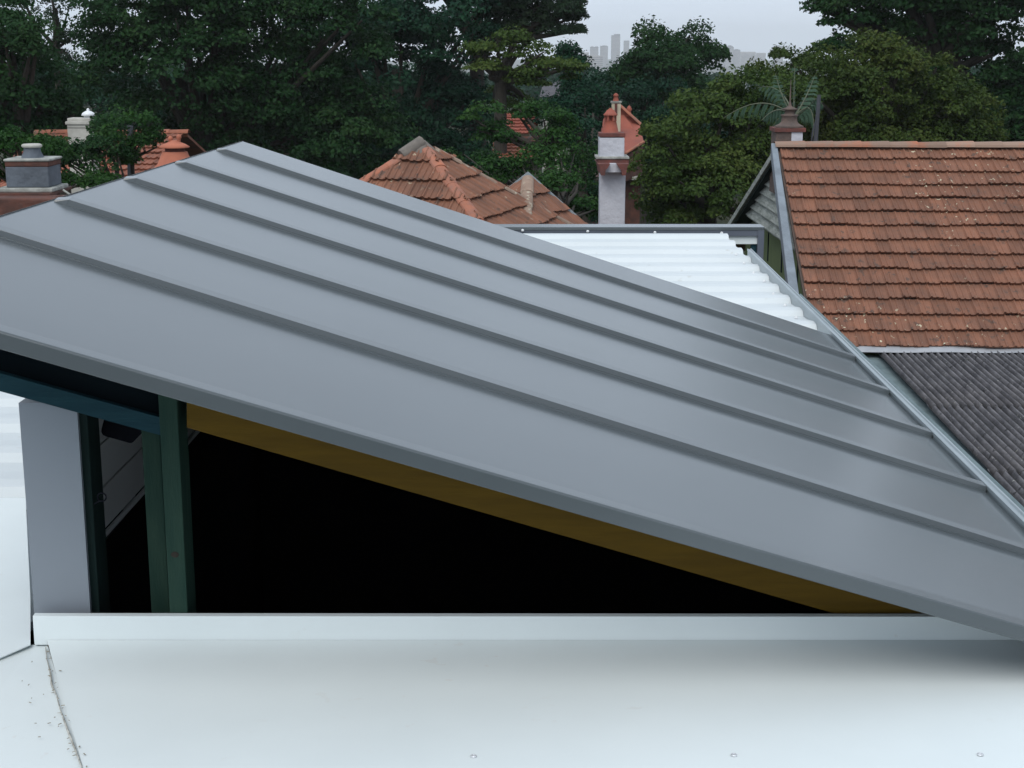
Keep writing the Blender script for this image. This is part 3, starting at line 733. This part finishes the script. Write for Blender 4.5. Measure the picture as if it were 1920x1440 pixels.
for j in range(6):
    a = j * math.pi / 3; pot.tube([(cx + math.cos(a) * 9.5 * kk, Yc + .3 + math.sin(a) * 9.5 * kk, zz(228)), (cx + math.cos(a) * 9.5 * kk, Yc + .3 + math.sin(a) * 9.5 * kk, zz(217))], .018, 5)
pot.lathe((cx, Yc + .3, 0), [(r_ * kk, zz(y_)) for r_, y_ in [(13, 218), (13.5, 216), (10, 213), (7, 208), (3, 205.5), (3, 204)]], 16)
pot.build('chimney_pot', M['terracotta'], wc)

Yg = 16.0
gc = thing('grey_chimney', 'grey rendered chimney with squat pot and lichened ledges at far left', 'chimney', (P(45, 330, Yg).x, Yg, 0))
chimney_parts(gc, Yg, [('shaft', M['stucco_dirty'], 5, 86, 313, 353, 1), ('ledge', M['stone'], -8, 98, 353, 361, 1), ('brick_base', M['brick_orange'], -4, 84, 361, 1300, 1),
                       ('brick_course', M['brick_orange'], 4, 87, 304, 314, 1), ('cap_slab', M['stone'], 2, 89, 299, 304, 1)])
q = MB(); a = P(21, 372, Yg - .0); b = P(42, 372, Yg); q.box(a.x, b.x, Yg - .02, Yg + .1, 3.0, P(30, 366, Yg).z); q.build('flue_strip', M['stucco_dirty'], gc)
q = MB(); q.box(P(-4, 372, Yg).x, P(100, 372, Yg).x, Yg - .1, Yg + .7, P(30, 366, Yg).z, P(30, 361, Yg).z); q.build('corbel', M['brick_orange'], gc)
kk2 = Yg / 2800; z2 = lambda y: P(44, y, Yg).z
q = MB(); q.lathe((P(44, 290, Yg).x, Yg + .3, 0), [(r_ * kk2, z2(y_)) for r_, y_ in [(21, 299), (19, 294), (16, 288), (15, 280)]], 12); q.build('chimney_pot', M['stucco_dirty'], gc)
q = MB(); q.lathe((P(44, 290, Yg).x, Yg + .3, 0), [(r_ * kk2, z2(y_)) for r_, y_ in [(17, 280), (19, 278), (19, 275), (16, 273)]], 14); q.build('pot_rim', M['offwhite'], gc)
# a bit of near tiled roof below it
hn = thing('brick_parapet', 'low brick parapet topped with rubble beside the grey chimney', 'wall', (P(60, 400, 15.5).x, 15.5, 0))
q = MB(); q.box(P(-60, 380, 15.6).x, P(118, 380, 15.6).x, 15.6, 16.0, 0, P(60, 372, 15.6).z); q.build('brickwork', M['brick_orange'], hn, bevel=.02)
q = MB()
for k in range(16):
    c = P(random.uniform(84, 140), random.uniform(366, 378), 15.75); r_ = random.uniform(.02, .06)
    q.lathe(c - UP * .03, [(r_ * .8, -.02), (r_, 0), (r_ * .8, r_ * .6), (.005, r_ * .9)], 6)
q.build('loose_stones', M['brick_orange'], hn)['kind'] = 'stuff'
q = MB(); q.tube([P(118, 356, 15.6), P(133, 366, 15.6), P(140, 376, 15.6)], .012, 6); q.build('bent_wire', M['stone'], hn)

# ---- left distance: orange roofed house with ornate white chimney and clay ventilator
Yo = 31.0
ho = thing('orange_roof_house', 'orange tiled house seen between the trees behind the grey roof', 'house', (P(240, 300, Yo).x, Yo + 2, 0))
def slope_house(root, px0, px1, pyr, pye, Y, dep, m, rm_, wm, hipl=.0, hipr=.0, w=.24, g_=.36):
    A = P(px0, pyr, Y + dep); B = P(px1, pyr, Y + dep); C = P(px1, pye, Y); D_ = P(px0, pye, Y)
    v = Vector((0, C.y - B.y, C.z - B.z)); vn_ = v.normalized(); n = X.cross(vn_); n = -n if n.z < 0 else n
    pls = []
    if hipl: h = Vector((-1, -hipl, 0)).normalized(); pls.append((A, Vector((-1, 1, 0)).normalized() * 1))
    if hipr: pls.append((B, Vector((1, 1, 0)).normalized()))
    W0 = A.x - (dep if hipl else 0); W1 = B.x + (dep if hipr else 0)
    t_ = MB(); tiles(t_, Vector((W0, A.y, A.z)), X, vn_, n, int((W1 - W0) / w), int(v.length / g_) + 1, w, g_, amp=1.3)
    t_.build('tile_roof', m, root, planes=pls or None)
    t_ = MB(); ridge_caps(t_, A + UP * .03, B + UP * .03, UP, r=.13, seg=.42)
    if hipl: ridge_caps(t_, A + UP * .03, Vector((A.x - dep, D_.y, D_.z)) + UP * .03, UP, r=.13, seg=.42)
    if hipr: ridge_caps(t_, B + UP * .03, Vector((B.x + dep, C.y, C.z)) + UP * .03, UP, r=.13, seg=.42)
    t_.build('ridge_cap', rm_, root)
    bk_ = MB(); bk_.prism([A - UP * .02, B - UP * .02, Vector((B.x, B.y + dep, C.z)), Vector((A.x, A.y + dep, C.z))], (0, 0, -.06)); bk_.build('rear_slope', m, root)
    w_ = MB(); w_.box(W0 + .3, W1 - .3, Y + .3, Y + 2 * dep - .3, 0, C.z); w_.build('wall', wm, root)
slope_house(ho, 66, 352, 250, 345, Yo, 3.2, M['tile_orange'], M['tile_orange'], M['housewall'], hipr=.0)
Yw = 30.2
ow_ = thing('ornate_chimney', 'cream ornate chimney with a white cowl among leaves at left', 'chimney', (P(145, 300, Yw).x, Yw, 0))
chimney_parts(ow_, Yw, [('shaft', M['offwhite'], 124, 168, 240, 600, 1), ('ledge', M['offwhite'], 121, 173, 228, 234, 1), ('collar', M['offwhite'], 124, 171, 234, 240, 1), ('cap', M['offwhite'], 123, 166, 222, 228, .9)])
kk3 = Yw / 2800; z3 = lambda y: P(157, y, Yw).z
q = MB(); q.lathe((P(158, 220, Yw).x, Yw + .3, 0), [(r_ * kk3, z3(y_)) for r_, y_ in [(9, 224), (8, 219), (13, 218), (11, 213), (6, 210), (2, 208), (3, 206), (1, 204)]], 12); q.build('cowl', M['white_screw'], ow_)
Yt = 28.5
tv = thing('clay_ventilator', 'large orange clay roof ventilator with two small finials above the grey roof edge', 'ventilator', (P(327, 300, Yt).x, Yt, 0))
kk4 = Yt / 2800; z4 = lambda y: P(327, y, Yt).z; c4 = P(328, 290, Yt)
q = MB(); q.lathe((c4.x, Yt, 0), [(r_ * kk4, z4(y_)) for r_, y_ in [(46, 322), (32, 306), (25, 290), (23, 284)]], 14); q.build('base', M['clay'], tv)
q = MB(); q.lathe((c4.x, Yt, 0), [(18 * kk4, z4(284)), (18 * kk4, z4(276))], 12); q.build('throat', M['brick'], tv)
q = MB(); q.lathe((c4.x, Yt, 0), [(r_ * kk4, z4(y_)) for r_, y_ in [(27, 277), (28, 275), (20, 270), (8, 265), (6, 263)]], 14); q.build('hood', M['clay'], tv)
for px in (320, 336):
    q = MB(); q.lathe((P(px, 270, Yt).x, Yt, 0), [(r_ * kk4, z4(y_ + (0 if px == 336 else 3))) for r_, y_ in [(3, 266), (3, 261), (5, 258), (4, 254), (1, 251.5)]], 8); q.build('finial', M['clay'], tv)
pm = MB(); q1 = P(246, 340, 26.5); q2 = P(244, 236, 26.5); pm.tube([Vector((q1.x, q1.y, 0)), q1, q2], [.075, .065, .055], 8)
tag(pm.build('dark_pole', M['pole']), 'dark upright post in front of the orange roof at left', 'pole')

# ---- centre distance: red roofed house with a cream chimney
Yr = 47.0
hd = thing('red_roof_house', 'red tiled steep roof house behind the white stucco chimney', 'house', (P(1165, 300, Yr).x, Yr, 0))
apx = P(1160, 196, Yr + 1.2); lft = P(1132, 222, Yr + 1.3); rt = P(1199, 232, Yr + 1.2); rl_ = P(1207, 266, Yr - .3); bt_ = P(1172, 288, Yr - 1.4); lb_ = P(1120, 290, Yr - .6)
q = MB(); q.prism([apx, rt, rl_, bt_, lb_, lft], (0, .4, -.05)); q.build('tile_roof', M['tile_red'], hd)
q = MB(); ridge_caps(q, apx, rt, UP, r=.14, seg=.45); q.build('ridge_cap', M['ridge'], hd); q = MB(); q.tube([bt_, rl_], .05, 6); q.build('barge_board', M['ridge'], hd)
q = MB(); f1 = P(1179.5, 212, Yr + 1.2); q.lathe(f1, [(.09, -.1), (.06, .05), (.10, .12), (.05, .2), (.01, .24)], 8); q.build('finial', M['terracotta'], hd)
q = MB(); q.prism([bt_ - UP * .1, rl_ - UP * .1, P(1204, 330, Yr - .2), P(1172, 340, Yr - 1.2)], (-.2, 1.2, 0)); q.build('gable_wall', M['brick_orange'], hd)
q = MB(); q.box(P(1120, 335, Yr).x, P(1199, 335, Yr).x, Yr - .3, Yr + 3, 0, P(1160, 338, Yr).z); q.build('wall', M['brick_orange'], hd)
q = MB(); q.box(P(1172, 333, Yr - .8).x, P(1206, 333, Yr - .8).x, Yr - .8, Yr - .3, P(1190, 337, Yr - .8).z, P(1190, 331, Yr - .8).z); q.build('gutter', M['offwhite'], hd)
Yr2 = Yr - .6
cch = thing('cream_chimney', 'slim cream chimney with red pot rising over the red roof', 'chimney', (P(1157, 300, Yr2).x, Yr2, 0))
chimney_parts(cch, Yr2, [('shaft', M['cream'], 1148, 1165, 194, 420, .8), ('cap', M['stone'], 1146, 1166.5, 190, 194, .8)])
q = MB(); a = P(1155, 194, Yr2); q.box(P(1153.5, 200, Yr2).x, P(1158, 200, Yr2).x, Yr2 - .02 + .3 - .14, Yr2 + .2, P(1155, 214, Yr2).z, a.z - .01); q.build('recess', M['brick'], cch)
kk5 = Yr2 / 2800; z5 = lambda y: P(1156, y, Yr2).z
q = MB(); q.lathe((P(1156, 185, Yr2).x, Yr2 + .3, 0), [(r_ * kk5, z5(y_)) for r_, y_ in [(6, 190), (4.5, 185), (4, 182), (5.5, 180.5), (4, 177), (1, 175)]], 10); q.build('chimney_pot', M['terracotta'], cch)
# small house between the bushes
hs_ = thing('distant_tiled_house', 'small brown-red tiled house half hidden by the bushes behind the pointed roof', 'house', (P(965, 280, 41).x, 42, 0))
slope_house(hs_, 925, 1035, 262, 293, 40.0, 1.8, M['tile_orange'], M['tile_orange'], M['housewall'])
h2 = thing('far_orange_house', 'pale orange gabled house glimpsed through the bushes above the small tiled house', 'house', (P(962, 230, 46).x, 46, 0))
slope_house(h2, 930, 1010, 216, 250, 45.0, 2.0, M['tile_red'], M['tile_red'], M['cream'])
h3 = thing('grey_roof_house', 'grey roofed house between the olive tree and the dark trees', 'house', (P(1035, 170, 70).x, 70, 0))
q = MB(); A, B = P(1018, 158, 71), P(1062, 150, 73); C, D_ = P(1068, 178, 68), P(1012, 182, 68); q.prism([A, B, C, D_], (0, 1.5, -.1)); q.build('roof', M['slate'], h3)
q = MB(); q.box(D_.x + .2, C.x - .2, 69, 73, 0, D_.z); q.build('wall', M['offwhite'], h3)

# ================================================================== TREES
def leaf_mesh(name, cen, nrm, size, m, parent, elong=1.7):
    n = len(cen)
    a = np.cross(nrm, rng.normal(size=(n, 3))); a /= np.linalg.norm(a, axis=1)[:, None] + 1e-9
    b = np.cross(nrm, a); b /= np.linalg.norm(b, axis=1)[:, None] + 1e-9
    s = size * rng.uniform(.6, 1.35, n)[:, None]
    v = np.empty((n, 4, 3)); v[:, 0] = cen - a * s * elong * .5; v[:, 1] = cen + b * s * .5 + nrm * s * .12; v[:, 2] = cen + a * s * elong * .5; v[:, 3] = cen - b * s * .5 + nrm * s * .12
    off = np.array(abs_loc(parent)); v = (v - off).reshape(-1, 3).astype(np.float32)
    me = bpy.data.meshes.new(name); me.vertices.add(4 * n); me.vertices.foreach_set('co', v.ravel())
    me.loops.add(4 * n); me.loops.foreach_set('vertex_index', np.arange(4 * n, dtype=np.int32))
    me.polygons.add(n); me.polygons.foreach_set('loop_start', np.arange(0, 4 * n, 4, dtype=np.int32)); 
    me.update(calc_edges=True); me.materials.append(m)
    o = bpy.data.objects.new(name, me); sc.collection.objects.link(o); o.parent = parent
    return o
LEAVES = 0
def tree(name, label, Y, lobes, lm, leaf=.11, clump=.42, dens=1.0, per=70, trunk=None, tr=.22, group=None, flat=.92, limbs=True, cat='tree', elong=1.7, cover=1.0):
    global LEAVES
    k = Y / F
    if trunk is None: trunk = lobes[0][0]
    gx = P(trunk, 300, Y).x
    root = thing(name, label, cat, (gx, Y, 0), group)
    leaf *= .46; per *= 3.2; C, N, limbp = [], [], []
    for lb in lobes:
        px, py, rx, ry = lb[:4]; dy = lb[4] if len(lb) > 4 else 0; dl = lb[5] if len(lb) > 5 else 1.0
        c = np.array(P(px, py, Y + dy)); a, cz_ = max(rx * k - clump * .38, rx * k * .5), max(ry * k - clump * .32, ry * k * .45); b = max(a, cz_) * .8
        limbp.append((c, a, cz_))
        area = 4 * math.pi * ((a * b) ** 1.6 / 3 + (a * cz_) ** 1.6 / 3 + (b * cz_) ** 1.6 / 3) ** (1 / 1.6)
        nc = max(6, int(area / (clump ** 2 * 2.0) * dens * dl * 1.12))
        d = rng.normal(size=(nc, 3)); d /= np.linalg.norm(d, axis=1)[:, None]
        rad = 1 - .5 * rng.random(nc) ** 1.6
        rad *= 1 + .10 * np.sin(d[:, 0] * 7 + px) * np.cos(d[:, 2] * 6 + py)
        cc = c + d * rad[:, None] * np.array([a, b, cz_])
        cs_ = clump * rng.uniform(.55, 1.3, nc)
        lpn = rng.poisson(per * cover, nc).clip(8)
        idx = np.repeat(np.arange(nc), lpn); n = len(idx)
        q = rng.normal(size=(n, 3)); q /= np.linalg.norm(q, axis=1)[:, None]
        # dome-shaped sprays: most leaves on the upper outside of each clump
        q[:, 2] = np.where(q[:, 2] < -.1, q[:, 2] * -.55, q[:, 2]); r_ = .55 + .5 * rng.random(n) ** .7
        pos = cc[idx] + q * (cs_[idx] * r_)[:, None] * np.array([1, 1, flat])
        nn = q * .7 + d[idx] * .35 + np.array([0, 0, .45]) + rng.normal(size=(n, 3)) * .75
        nn /= np.linalg.norm(nn, axis=1)[:, None]
        C.append(pos); N.append(nn)
    C = np.vstack(C); N = np.vstack(N); keep = C[:, 2] > .2; C, N = C[keep], N[keep]; LEAVES += len(C)
    leaf_mesh('crown', C, N, leaf, lm, root, elong)
    t_ = MB(); c0 = Vector(limbp[0][0]); base = Vector((gx, Y + .2, 0)); fork = Vector((gx + (c0.x - gx) * .4, Y + .2, max(1.5, (c0.z - limbp[0][2]) * .9)))
    if fork.z > c0.z: fork.z = c0.z * .8
    t_.tube([base, base.lerp(fork, .5) + Vector((.08, 0, 0)), fork, fork.lerp(c0, .6), c0], [tr, tr * .85, tr * .7, tr * .5, tr * .3], 8)
    for c, a, cz_ in limbp:
        cv = Vector(c)
        for s_ in range(4 if limbs else 1):
            e = cv + Vector((random.uniform(-.8, .8) * a, random.uniform(-.5, .5) * a, random.uniform(-.3, .75) * cz_))
            m_ = fork.lerp(e, .5) + Vector((random.uniform(-.2, .2), random.uniform(-.2, .2), -.15 * cz_))
            t_.tube([fork, m_, e], [tr * .45, tr * .28, tr * .08], 6)
    t_.build('trunk', M['bark'], root)
    return root

TG = 'tall dark trees in the background'
tree('fig_tree', 'broad dark green fig tree rising behind the highest point of the grey roof', 44,
     [(330, 130, 200, 150), (520, 200, 170, 150, 1), (262, 40, 125, 90, -1), (420, -10, 170, 90), (600, 60, 140, 120, 0), (640, 260, 120, 110), (330, 300, 190, 90, 1)],
     LF['fig'], leaf=.17, clump=.62, per=75, dens=1.0, trunk=430, tr=.36, limbs=True)
tree('large_dark_tree', 'huge dark tree filling the top centre left of the olive tree', 50,
     [(740, 130, 130, 150), (640, 40, 130, 90, 1), (820, 40, 120, 80, 0), (700, 300, 160, 110), (850, 220, 90, 130, 1), (830, 340, 110, 90, -1), (520, 330, 150, 90, 2)],
     LF['dark'], leaf=.19, clump=.66, per=72, trunk=760, tr=.36)
tree('overhanging_pine', 'feathery pine branch reaching right against the pale sky', 52,
     [(900, 10, 75, 38), (985, 15, 62, 30, 0, 1.0), (1050, 28, 50, 30, 0, 1.1), (1078, 18, 22, 24, 0), (1040, 62, 45, 11, 0, .6), (960, 50, 50, 16, 0, .55), (1075, 60, 20, 9, 0, .5), (900, -50, 150, 50)],
     LF['pine'], leaf=.12, clump=.34, per=60, trunk=890, tr=.34, elong=2.6)
tree('left_bushy_tree', 'dense green tree filling the top left corner', 36,
     [(20, 150, 110, 120), (48, 88, 56, 62, -1), (-30, 40, 90, 80), (110, 210, 80, 70, 1), (10, 250, 110, 60)],
     LF['fig'], leaf=.14, clump=.50, per=72, trunk=40, tr=.35)
tree('wispy_tree', 'thin wispy tree with sky showing through its twigs at top left', 47,
     [(105, 15, 45, 35, 0, .12), (118, 72, 26, 20, 0, .25), (50, 5, 50, 25, 0, .4), (118, 108, 30, 20, 0, .8)],
     LF['pine'], leaf=.11, clump=.40, per=42, trunk=110, tr=.16)
tree('umbrella_tree', 'olive green tree with umbrella shaped clumps and pale bare limbs', 40,
     [(960, 85, 62, 30), (1030, 110, 48, 34, 0), (925, 130, 52, 30, 0), (1000, 150, 55, 26, 0), (900, 95, 30, 22, 0), (960, 190, 60, 34, 1, .6), (1070, 130, 16, 30, 1)],
     LF['olive'], leaf=.13, clump=.46, per=60, trunk=925, tr=.22, flat=.5)
tree('dark_round_tree', 'dark rounded shrub tree directly right of the umbrella shaped tree', 46,
     [(1078, 130, 20, 34), (1060, 105, 22, 20), (1070, 190, 36, 50, -1), (1040, 230, 60, 50)], LF['dark'], leaf=.13, clump=.42, per=60, trunk=1078, tr=.2)
tree('bright_bush', 'fresh green bushy tree above the pointed tiled roof', 33,
     [(1035, 232, 44, 26), (1048, 262, 42, 30, 0), (985, 212, 46, 26, 1, .8), (905, 232, 46, 34, 0, .8), (930, 258, 50, 26, 0, .6)], LF['fresh'], leaf=.11, clump=.38, per=60, trunk=1030, tr=.15, flat=.55)
tree('low_green_bush', 'low dark green bush between the pyramid roof and the white chimney', 30,
     [(1040, 350, 48, 40), (940, 330, 70, 40, 2), (880, 310, 70, 50, 4), (1085, 320, 40, 70, 4), (1020, 300, 60, 26, 2, .7), (1100, 395, 45, 40, 2)], LF['fresh'], leaf=.11, clump=.40, per=60, dens=.9, trunk=1040, tr=.13)
tree('shaded_tree', 'shadowy tree directly left of the white chimney', 38,
     [(1085, 250, 50, 80), (1110, 350, 50, 90, 1), (1000, 390, 90, 50, 1), (1095, 190, 40, 40, 3)], LF['dark'], leaf=.13, clump=.45, per=60, trunk=1100, tr=.2)
tree('skyline_tree', 'dark green tree with two rounded tops against the skyline', 62,
     [(1225, 122, 76, 48), (1290, 85, 44, 40, 1), (1215, 75, 45, 28, 0), (1318, 110, 34, 36, 1), (1168, 142, 34, 32, 0), (1270, 160, 75, 40, 0), (1341, 105, 8, 11, 1, .6), (1207, 122, 48, 38, 0), (1250, 132, 70, 50, -1), (1170, 150, 50, 34, 0)],
     LF['fig'], leaf=.19, clump=.62, per=70, trunk=1230, tr=.45, flat=.95)
tree('valley_tree', 'dark tree mass between the red roof and the rounded olive tree', 56,
     [(1150, 200, 70, 60), (1230, 200, 70, 60), (1100, 195, 45, 45, 2), (1260, 260, 70, 70, -1), (1180, 330, 60, 80, 2)], LF['dark'], leaf=.18, clump=.6, per=66, trunk=1200, tr=.35)
tree('rounded_olive_tree', 'broad rounded olive green tree left of the terracotta ridge', 34,
     [(1330, 260, 110, 110), (1250, 300, 62, 90, -1), (1400, 218, 90, 76, 0), (1240, 380, 60, 60), (1330, 370, 110, 80, -1), (1462, 176, 80, 48, 1), (1390, 310, 70, 80, 0)],
     LF['olive'], leaf=.12, clump=.40, per=60, trunk=1330, tr=.3)
tree('brown_green_tree', 'big domed brownish green tree above the terracotta roof ridge', 37,
     [(1660, 160, 140, 90), (1560, 210, 110, 90, -1), (1760, 220, 110, 80, 0), (1640, 100, 80, 36, 0), (1500, 140, 90, 50, 1), (1820, 250, 60, 46, 0), (1650, 270, 200, 50, 0)],
     LF['brown'], leaf=.125, clump=.40, per=58, trunk=1650, tr=.32)
tree('corner_tree', 'tall dark leafy tree in the top right corner', 46,
     [(1700, 10, 150, 70), (1840, 100, 110, 120), (1600, 30, 60, 46, 0), (1565, 85, 44, 24, 0, .9), (1545, 15, 26, 22, 0, .7), (1900, 220, 80, 100, 0), (1740, 90, 110, 70, 2), (1800, -20, 160, 60)],
     LF['fig'], leaf=.19, clump=.56, per=62, trunk=1800, tr=.4, flat=.9)
tree('corner_tree', 'unseen dark tree added past the right edge to reflect in the grey roof', 44, [(2150, 40, 170, 130), (2380, 60, 170, 140, 1), (2250, 220, 200, 100, -1), (2620, 80, 150, 150, 0)], LF['fig'], leaf=.3, clump=.7, per=26, trunk=2250, tr=.4)  # added out of view so the glossy roof reflects something dark
tree('slender_tree', 'slender leafy tree in front of the orange roof at left', 25,
     [(190, 290, 48, 46), (150, 305, 50, 32, 0), (95, 285, 34, 20, 0, .7), (200, 240, 34, 26, 1, .7), (110, 300, 30, 22, 0, .8)], LF['fig'], leaf=.085, clump=.26, per=56, trunk=226, tr=.07)
tree('thin_sapling', 'thin sapling with sparse leaves right of the slender tree', 25.5,
     [(262, 232, 48, 20, 0, .5), (262, 272, 18, 14, 0, .3), (288, 258, 26, 20, 0, .7), (205, 262, 26, 10, 0, .6), (240, 300, 14, 20, 0, .4)], LF['fresh'], leaf=.085, clump=.26, per=40, trunk=226, tr=.05)
tree('garden_bush', 'dark garden bush behind the grey chimney at far left', 21,
     [(30, 268, 60, 30), (100, 285, 38, 24, 1), (-20, 320, 40, 60), (120, 345, 60, 22, 1), (180, 345, 60, 14, 1)], LF['fresh'], leaf=.075, clump=.24, per=56, trunk=60, tr=.07, cat='bush')

tree('background_tree', 'dark tree bank showing low behind the orange roof and the fig tree', 64,
     [(180, 200, 120, 90), (360, 240, 140, 80, 1), (560, 280, 160, 90, 1), (760, 300, 160, 90, 0), (60, 190, 90, 80, 0), (740, 190, 150, 70, 2), (430, 180, 150, 50, 2), (860, 240, 90, 90, 1)], LF['dark'], leaf=.22, clump=.7, per=66, trunk=300, tr=.4)
tree('background_tree', 'distant dark tree behind the terracotta roof and the domed tree', 66,
     [(1700, 200, 130, 90), (1880, 240, 110, 100, 1), (1520, 230, 120, 80, 0), (1360, 250, 120, 70, 1)], LF['dark'], leaf=.22, clump=.7, per=60, trunk=1700, tr=.4)
fw = thing('far_woods', 'hazy belt of distant tree tops below the skyline towers', 'woods', (0, 300, 0)); 
C, N = [], []
for k in range(520):
    y = 230 + 900 * rng.random() ** 1.5; x = (rng.random() - .5) * y * .80; h = terr(y) + 3.0 + 3.6 * rng.random()
    r_ = rng.uniform(2.5, 6); n = 620; d = rng.normal(size=(n, 3)); d /= np.linalg.norm(d, axis=1)[:, None]; d[:, 2] = abs(d[:, 2])
    C.append(np.array([x, y, h - 2.2]) + d * np.array([r_, r_, 2.2]) * (1 + .12 * rng.normal(size=(n, 1)))); N.append(d + rng.normal(size=(n, 3)) * .4)
C = np.vstack(C); N = np.vstack(N); N /= np.linalg.norm(N, axis=1)[:, None]
fo_ = leaf_mesh('far_woods', C, N, .55, LF['dark'], fw); wm_ = fo_.matrix_world.copy(); fo_.parent = None; fo_.location = fw.location
tag(fo_, fw['label'], 'woods', kind='stuff'); bpy.data.objects.remove(fw); fo_.name = 'far_woods'
# palm behind the tiled ridge
Yp = 27.5
pr_ = thing('palm_tree', 'palm with arching grey green fronds behind the sooty chimney', 'palm', (P(1490, 300, Yp).x, Yp, 0))
pc_ = P(1488, 222, Yp)
q = MB(); q.tube([Vector((pc_.x, Yp, 0)), Vector((pc_.x + .05, Yp, 3)), pc_ - UP * .1], [.16, .13, .12], 10); q.build('trunk', M['bark'], pr_)
def frond(pts, droop, n=44, wl=.36):
    pts = [Vector(p) for p in pts]
    rib = MB(); seg = []
    for i in range(25):
        t = i / 24; seg.append(pts[0] * (1 - t) ** 2 + pts[1] * 2 * t * (1 - t) + pts[2] * t * t)
    rib.tube(seg, [.014 * (1 - i / 25) + .003 for i in range(25)], 5)
    fo = rib.build('frond', M['palm_rib'], pr_)
    lv = MB()
    for i in range(n):
        if i % 5 > 2 or random.random() < .08: continue
        t = .12 + .86 * i / n; b = pts[0] * (1 - t) ** 2 + pts[1] * 2 * t * (1 - t) + pts[2] * t * t
        d = ((pts[1] - pts[0]) * (1 - t) + (pts[2] - pts[1]) * t).normalized(); s = d.cross(UP)
        if s.length < .2: s = d.cross(X)
        s.normalize(); ln2 = wl * (math.sin(math.pi * min(1, t * .9 + .12)) ** .6)
        for sg in (-1, 1):
            dd = (s * sg * (1 - droop) + d * .55 - UP * droop * 1.2).normalized(); w2 = d * random.uniform(.007, .012)
            m1 = b + dd * ln2 * .55; e1 = b + (dd - UP * droop * .5).normalized() * ln2 * random.uniform(.7, 1.1)
            lv.face([b - w2, b + w2, m1 + w2 * 1.1, m1 - w2 * 1.1]); lv.face([m1 - w2 * 1.1, m1 + w2 * 1.1, e1])
    lv.build('leaflets', M['palm'], fo)
def fp_(a, b, dy1=0, dy2=0): return [pc_, P(a[0], a[1], Yp + dy1), P(b[0], b[1], Yp + dy2)]
frond(fp_((1435, 165), (1356, 222), -.3, -.6), .85)
frond(fp_((1460, 188), (1428, 226), -.6, -1), .8, wl=.3)
frond(fp_((1489, 170), (1490, 124), 0, .1), .25, wl=.22)
frond(fp_((1465, 185), (1454, 138), 0, .3), .3, wl=.22)
frond(fp_((1515, 180), (1528, 140), .2, .3), .35, wl=.24)
frond(fp_((1520, 160), (1545, 200), .3, .5), .8)
frond(fp_((1500, 215), (1532, 184), -.9, -1.2), .3, wl=.16)
frond(fp_((1530, 170), (1525, 255), -.2, -.3), .85)
frond(fp_((1470, 150), (1420, 165), .6, 1.2), .7); frond(fp_((1478, 190), (1440, 250), .2, .4), .85, wl=.3)

# ================================================================== SKYLINE
TGp = 'hazy towers on the skyline'
def tower(px0, px1, pyt, Y, m, label, steps=()):
    a = P(px0, pyt, Y); b = P(px1, pyt, Y); w = b.x - a.x
    root = thing('tower_block', label, 'tower', ((a.x + b.x) / 2, Y, 0), TGp)
    q = MB(); q.box(a.x, b.x, Y, Y + w, -45, a.z); q.build('shaft', m, root)
    for f0, f1, dh in steps:
        q = MB(); q.box(a.x + w * f0, a.x + w * f1, Y + w * .2, Y + w * .8, a.z, a.z + dh); q.build('roof_storey', m, root)
    # floor bands
    q = MB(); nfl = int((a.z + 42) / 3.4)
    for i in range(nfl):
        z0 = -42 + i * 3.4; q.box(a.x - .3, b.x + .3, Y - .5, Y - .001, z0, z0 + 1.3)
    q.build('floor_bands', M['tower_pale'] if m is M['tower'] else M['tower'], root)
D_ = 4100
tower(1147, 1163, 66, D_, M['tower'], 'tallest hazy tower on the skyline left of the two-topped tree', [(.3, 1.0, 3)])
tower(1107, 1122, 88, D_ - 40, M['tower'], 'squat hazy block with twin bumps left of the tallest tower', [(.1, .4, 1.2), (.6, .95, 1.2)])
tower(1126, 1140, 86, D_ - 20, M['tower'], 'hazy block immediately left of the tallest tower', [(.3, .8, 1)])
tower(1170, 1180, 76, D_ + 80, M['tower'], 'narrow hazy block just right of the tallest tower')
tower(1088, 1104, 98, D_ - 600, M['tower_pale'], 'leftmost low pale block beside the dark rounded tree')
tower(1104, 1130, 104, D_ - 1400, M['tower_pale'], 'low pale block under the twin-bump block')
tower(1092, 1112, 112, D_ - 1900, M['tower_pale'], 'lowest and nearest pale block in the gap above the far rooftops')
tower(1361, 1376, 88, D_, M['tower'], 'rounded hazy tower right of the two-topped tree', [(.2, .9, 2), (.4, .75, 4)])
tower(1377, 1388, 93, D_ + 10, M['tower'], 'shorter hazy tower joined to the right of the rounded one', [(.2, .7, 1.5)])
tower(1390, 1417, 97, D_ + 60, M['tower_pale'], 'wide low hazy block right of the rounded tower')
tower(1420, 1436, 99, D_ + 30, M['tower_pale'], 'small low hazy block in the middle of the right skyline gap')
tower(1453, 1469, 86, D_ - 60, M['tower'], 'hazy tower peeping over the brown green tree', [(.1, .6, 1.5)])
tower(1340, 1360, 101, D_ + 60, M['tower'], 'low hazy block touching the right edge of the two-topped tree')

# ================================================================== HAZE
hz = MB(); hz.box(-2600, 2600, -60, 5400, -47.0, 75)
hm = bpy.data.materials.new('haze'); hm.use_nodes = True; n = hm.node_tree.nodes
n.remove(n['Principled BSDF']); pv = n.new("ShaderNodeVolumePrincipled"); pv.inputs['Color'].default_value = (.97, .985, 1, 1); pv.inputs['Density'].default_value = .00021
pv.inputs['Anisotropy'].default_value = 0.2
hm.node_tree.links.new(pv.outputs[0], n['Material Output'].inputs['Volume'])
tag(hz.build('haze', hm), 'pale overcast haze in the air', 'haze', kind='stuff')
print('LEAVES', LEAVES)
